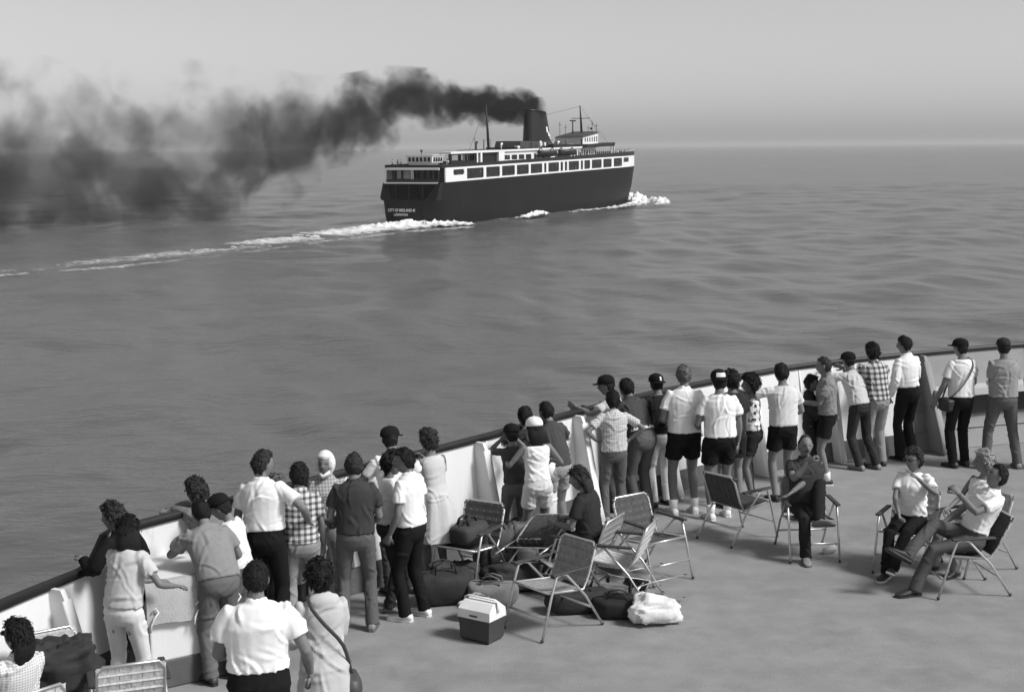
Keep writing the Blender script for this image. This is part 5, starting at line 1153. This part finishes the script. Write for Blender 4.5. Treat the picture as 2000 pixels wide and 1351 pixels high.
bag('jacket_heap', 'charcoal jacket dropped among the rucksacks', (-.02, 14.2), 15, .62, .46, .26, .04, 21, cat='jacket', handle=False, crumple=2.2)
bag('tote_bag', 'dark grey zipped bag between the rucksacks and the pale webbed chair', (.42, 14.05), -30, .48, .32, .34, .05, 22)
bag('duffel_bag', 'long dark sports bag lying behind the picnic cooler chair', (.62, 13.42), 10, .6, .28, .24, .03, 23)
bag('jacket_heap', 'dark blanket slumped against the heaped lawn chair', (-.62, 14.05), 50, .5, .4, .3, .05, 24, cat='blanket', handle=False, crumple=2.4)
# picnic cooler
t = thing('picnic_cooler', 'white lidded picnic cooler with dark body on the open deck', 'cooler', (-.30, 12.66, 0), -34); t.scale = (.86, .86, .95)
m = MB(); m.loft([[(-.17, -.12, .004), (.17, -.12, .004), (.17, .12, .004), (-.17, .12, .004)], [(-.185, -.14, .03), (.185, -.14, .03), (.185, .14, .03), (-.185, .14, .03)], [(-.20, -.15, .24), (.20, -.15, .24), (.20, .15, .24), (-.20, .15, .24)]]); m.build('cooler_body', mat('cooler_dark', .05, .4), t)
m = MB(); m.loft([[(-.21, -.158, .235), (.21, -.158, .235), (.21, .158, .235), (-.21, .158, .235)], [(-.205, -.15, .32), (.205, -.15, .32), (.205, .15, .32), (-.205, .15, .32)], [(-.19, -.06, .385), (.19, -.06, .385), (.19, .06, .385), (-.19, .06, .385)]]); m.build('cooler_lid', SHOE_W, t)
m = MB(); m.tube([(-.212, 0, .30), (-.215, 0, .40), (-.17, 0, .415), (.17, 0, .415), (.215, 0, .40), (.212, 0, .30)], [(.022, .008)] * 6, 6, ref=(0, 1, 0)); m.build('handle', SHOE_W, t, True)
m = MB(); m.box((-.05, -.162, .26), (.05, -.157, .275)); m.build('latch', ARM, t)
# paper cups
def cup(name, label, M):
    m = MB(); m.loft([[M @ V3((r_ * math.cos(a), r_ * math.sin(a), z)) for a in [2 * math.pi * j / 16 for j in range(16)]] for r_, z in ((.026, 0), (.036, .105), (.038, .108), (.034, .106), (.025, .006))]); o = m.build(name, SHOE_W, None, True); tag(o, label, 'cup'); return o
cup('paper_cup', 'white paper cup tipped over on the deck before the balding man', Matrix.Translation((3.44, 15.3, .037)) @ Matrix.Rotation(R(115), 4, 'Z') @ Matrix.Rotation(R(84), 4, 'X') @ Matrix.Scale(1.25, 4))
r_ = m32['root']; Mw = Matrix.Translation(r_.location) @ Matrix.Rotation(r_.rotation_euler.z, 4, 'Z'); w_ = Mw @ (m32['wr'][-1] + (m32['wr'][-1] - m32['el'][-1]).normalized() * .09)
cup('paper_cup', 'white paper cup held by the man in the grey T-shirt', Matrix.Translation(w_ + V3((0, 0, -.03))))
# shoulder bags carried by two people
def shoulder_bag(P, side_, label, q, L, W, Hh, g):
    r_ = P['root']; s_ = P['s']; t = thing('shoulder_bag', label, 'bag', r_.location, math.degrees(r_.rotation_euler.z))
    c = V3((side_ * .21 * s_, .04, q)); mt = mat('leather_bag_%d' % round(g * 100), g, .5, .2, 8)
    b_ = bag_mesh(L, W, Hh, 31, .1); b_.v = [(c.x + v[1], c.y + v[0], c.z + v[2] - Hh) for v in b_.v]; b_.build('bag_body', mt, t, True)
    o_ = -side_; m = MB(); pts = [c + V3((0, -.06, 0)), P['at'](.2, side_ * .12, -.155), P['at'](.38, o_ * .02, -.165), P['at'](.5, o_ * .10, -.12), P['at'](.545, o_ * .11, -.01) + V3((0, 0, .03)), P['at'](.47, o_ * .07, .14), P['at'](.3, side_ * .06, .155), c + V3((0, .08, 0))]
    pts = [V3(p) for p in pts]; rp = resample([tuple(p) for p in pts], .06); m.tube(rp, [(.014, .005)] * len(rp), 6); m.build('strap', mt, t, True)
shoulder_bag(m36, -1, 'dark camera bag slung across the man in the white T-shirt', .98, .26, .12, .18, .03)
shoulder_bag(m44, 1, 'dark handbag hanging at the side of the woman in the raincoat', .78, .3, .12, .28, .06)
# white steel locker by the rail with a canvas apron tied over it
lk = thing('deck_locker', 'white steel deck locker with dark base and grey canvas apron tied on', 'locker', (-2.98, 11.98, 0), 34)
m = MB(); m.bbox((-.36, -.42, .24), (.36, .36, .90), .015); m.build('locker_body', white, lk)
m = MB(); m.bbox((-.37, -.43, .003), (.37, .37, .245), .01); m.build('base', band_m, lk)
m = MB(); m.bbox((-.40, -.46, .90), (.40, .40, .94), .012); m.build('lid', white, lk)
cv = MB(); rg = []
for t_ in np.linspace(0, 1, 15):
    x = -.40 + .8 * t_; wv = .005 * math.sin(t_ * 17) + .004 * math.sin(t_ * 31)
    rg.append([(x, -.40, .948), (x, -.462, .946), (x, -.475 + wv * .4, .90), (x, -.485 + wv, .74), (x, -.48 + wv * 1.6, .58 + .015 * math.sin(t_ * 9)), (x, -.474 + wv * 1.6, .58 + .015 * math.sin(t_ * 9)), (x, -.478 + wv, .74), (x, -.468 + wv * .4, .90), (x, -.455, .942), (x, -.40, .942)])
cv.loft(rg); autosmooth(cv.build('canvas_apron', mat('canvas', .42, .95, .1, 14, .4, 60), lk), 30)
for x in (-.36, 0.02, .37):
    m = MB(); m.tube([(x, -.49, .70), (x + .03, -.505, .74), (x + .055, -.50, .70), (x + .02, -.50, .66), (x - .01, -.50, .60), (x - .02, -.505, .54)], .008, 6); m.build('tie_tape', SOCK, lk, True)
# rounded white vent casing standing against the bulwark
vt = thing('vent_casing', 'white rounded vent casing against the bulwark behind the rucksacks', 'vent', (.35, 15.9, 0), 42)
m = MB(); m.tube([(0, 0, .004), (0, 0, .55), (0, -.01, .72), (0, -.06, .82), (0, -.14, .86), (0, -.2, .86)], [(.15, .15), (.15, .15), (.15, .14), (.15, .13), (.15, .12), (.15, .11)], 18, ref=(1, 0, 0)); m.build('casing', white, vt, True)
m = MB(); m.tube([(0, 0, .004), (0, 0, .05)], .19, 18); m.build('flange', white, vt, True)
for z in (.2, .5):
    m = MB(); m.tube([(0, 0, z), (0, 0, z + .018)], .158, 18); m.build('collar', white, vt, True)
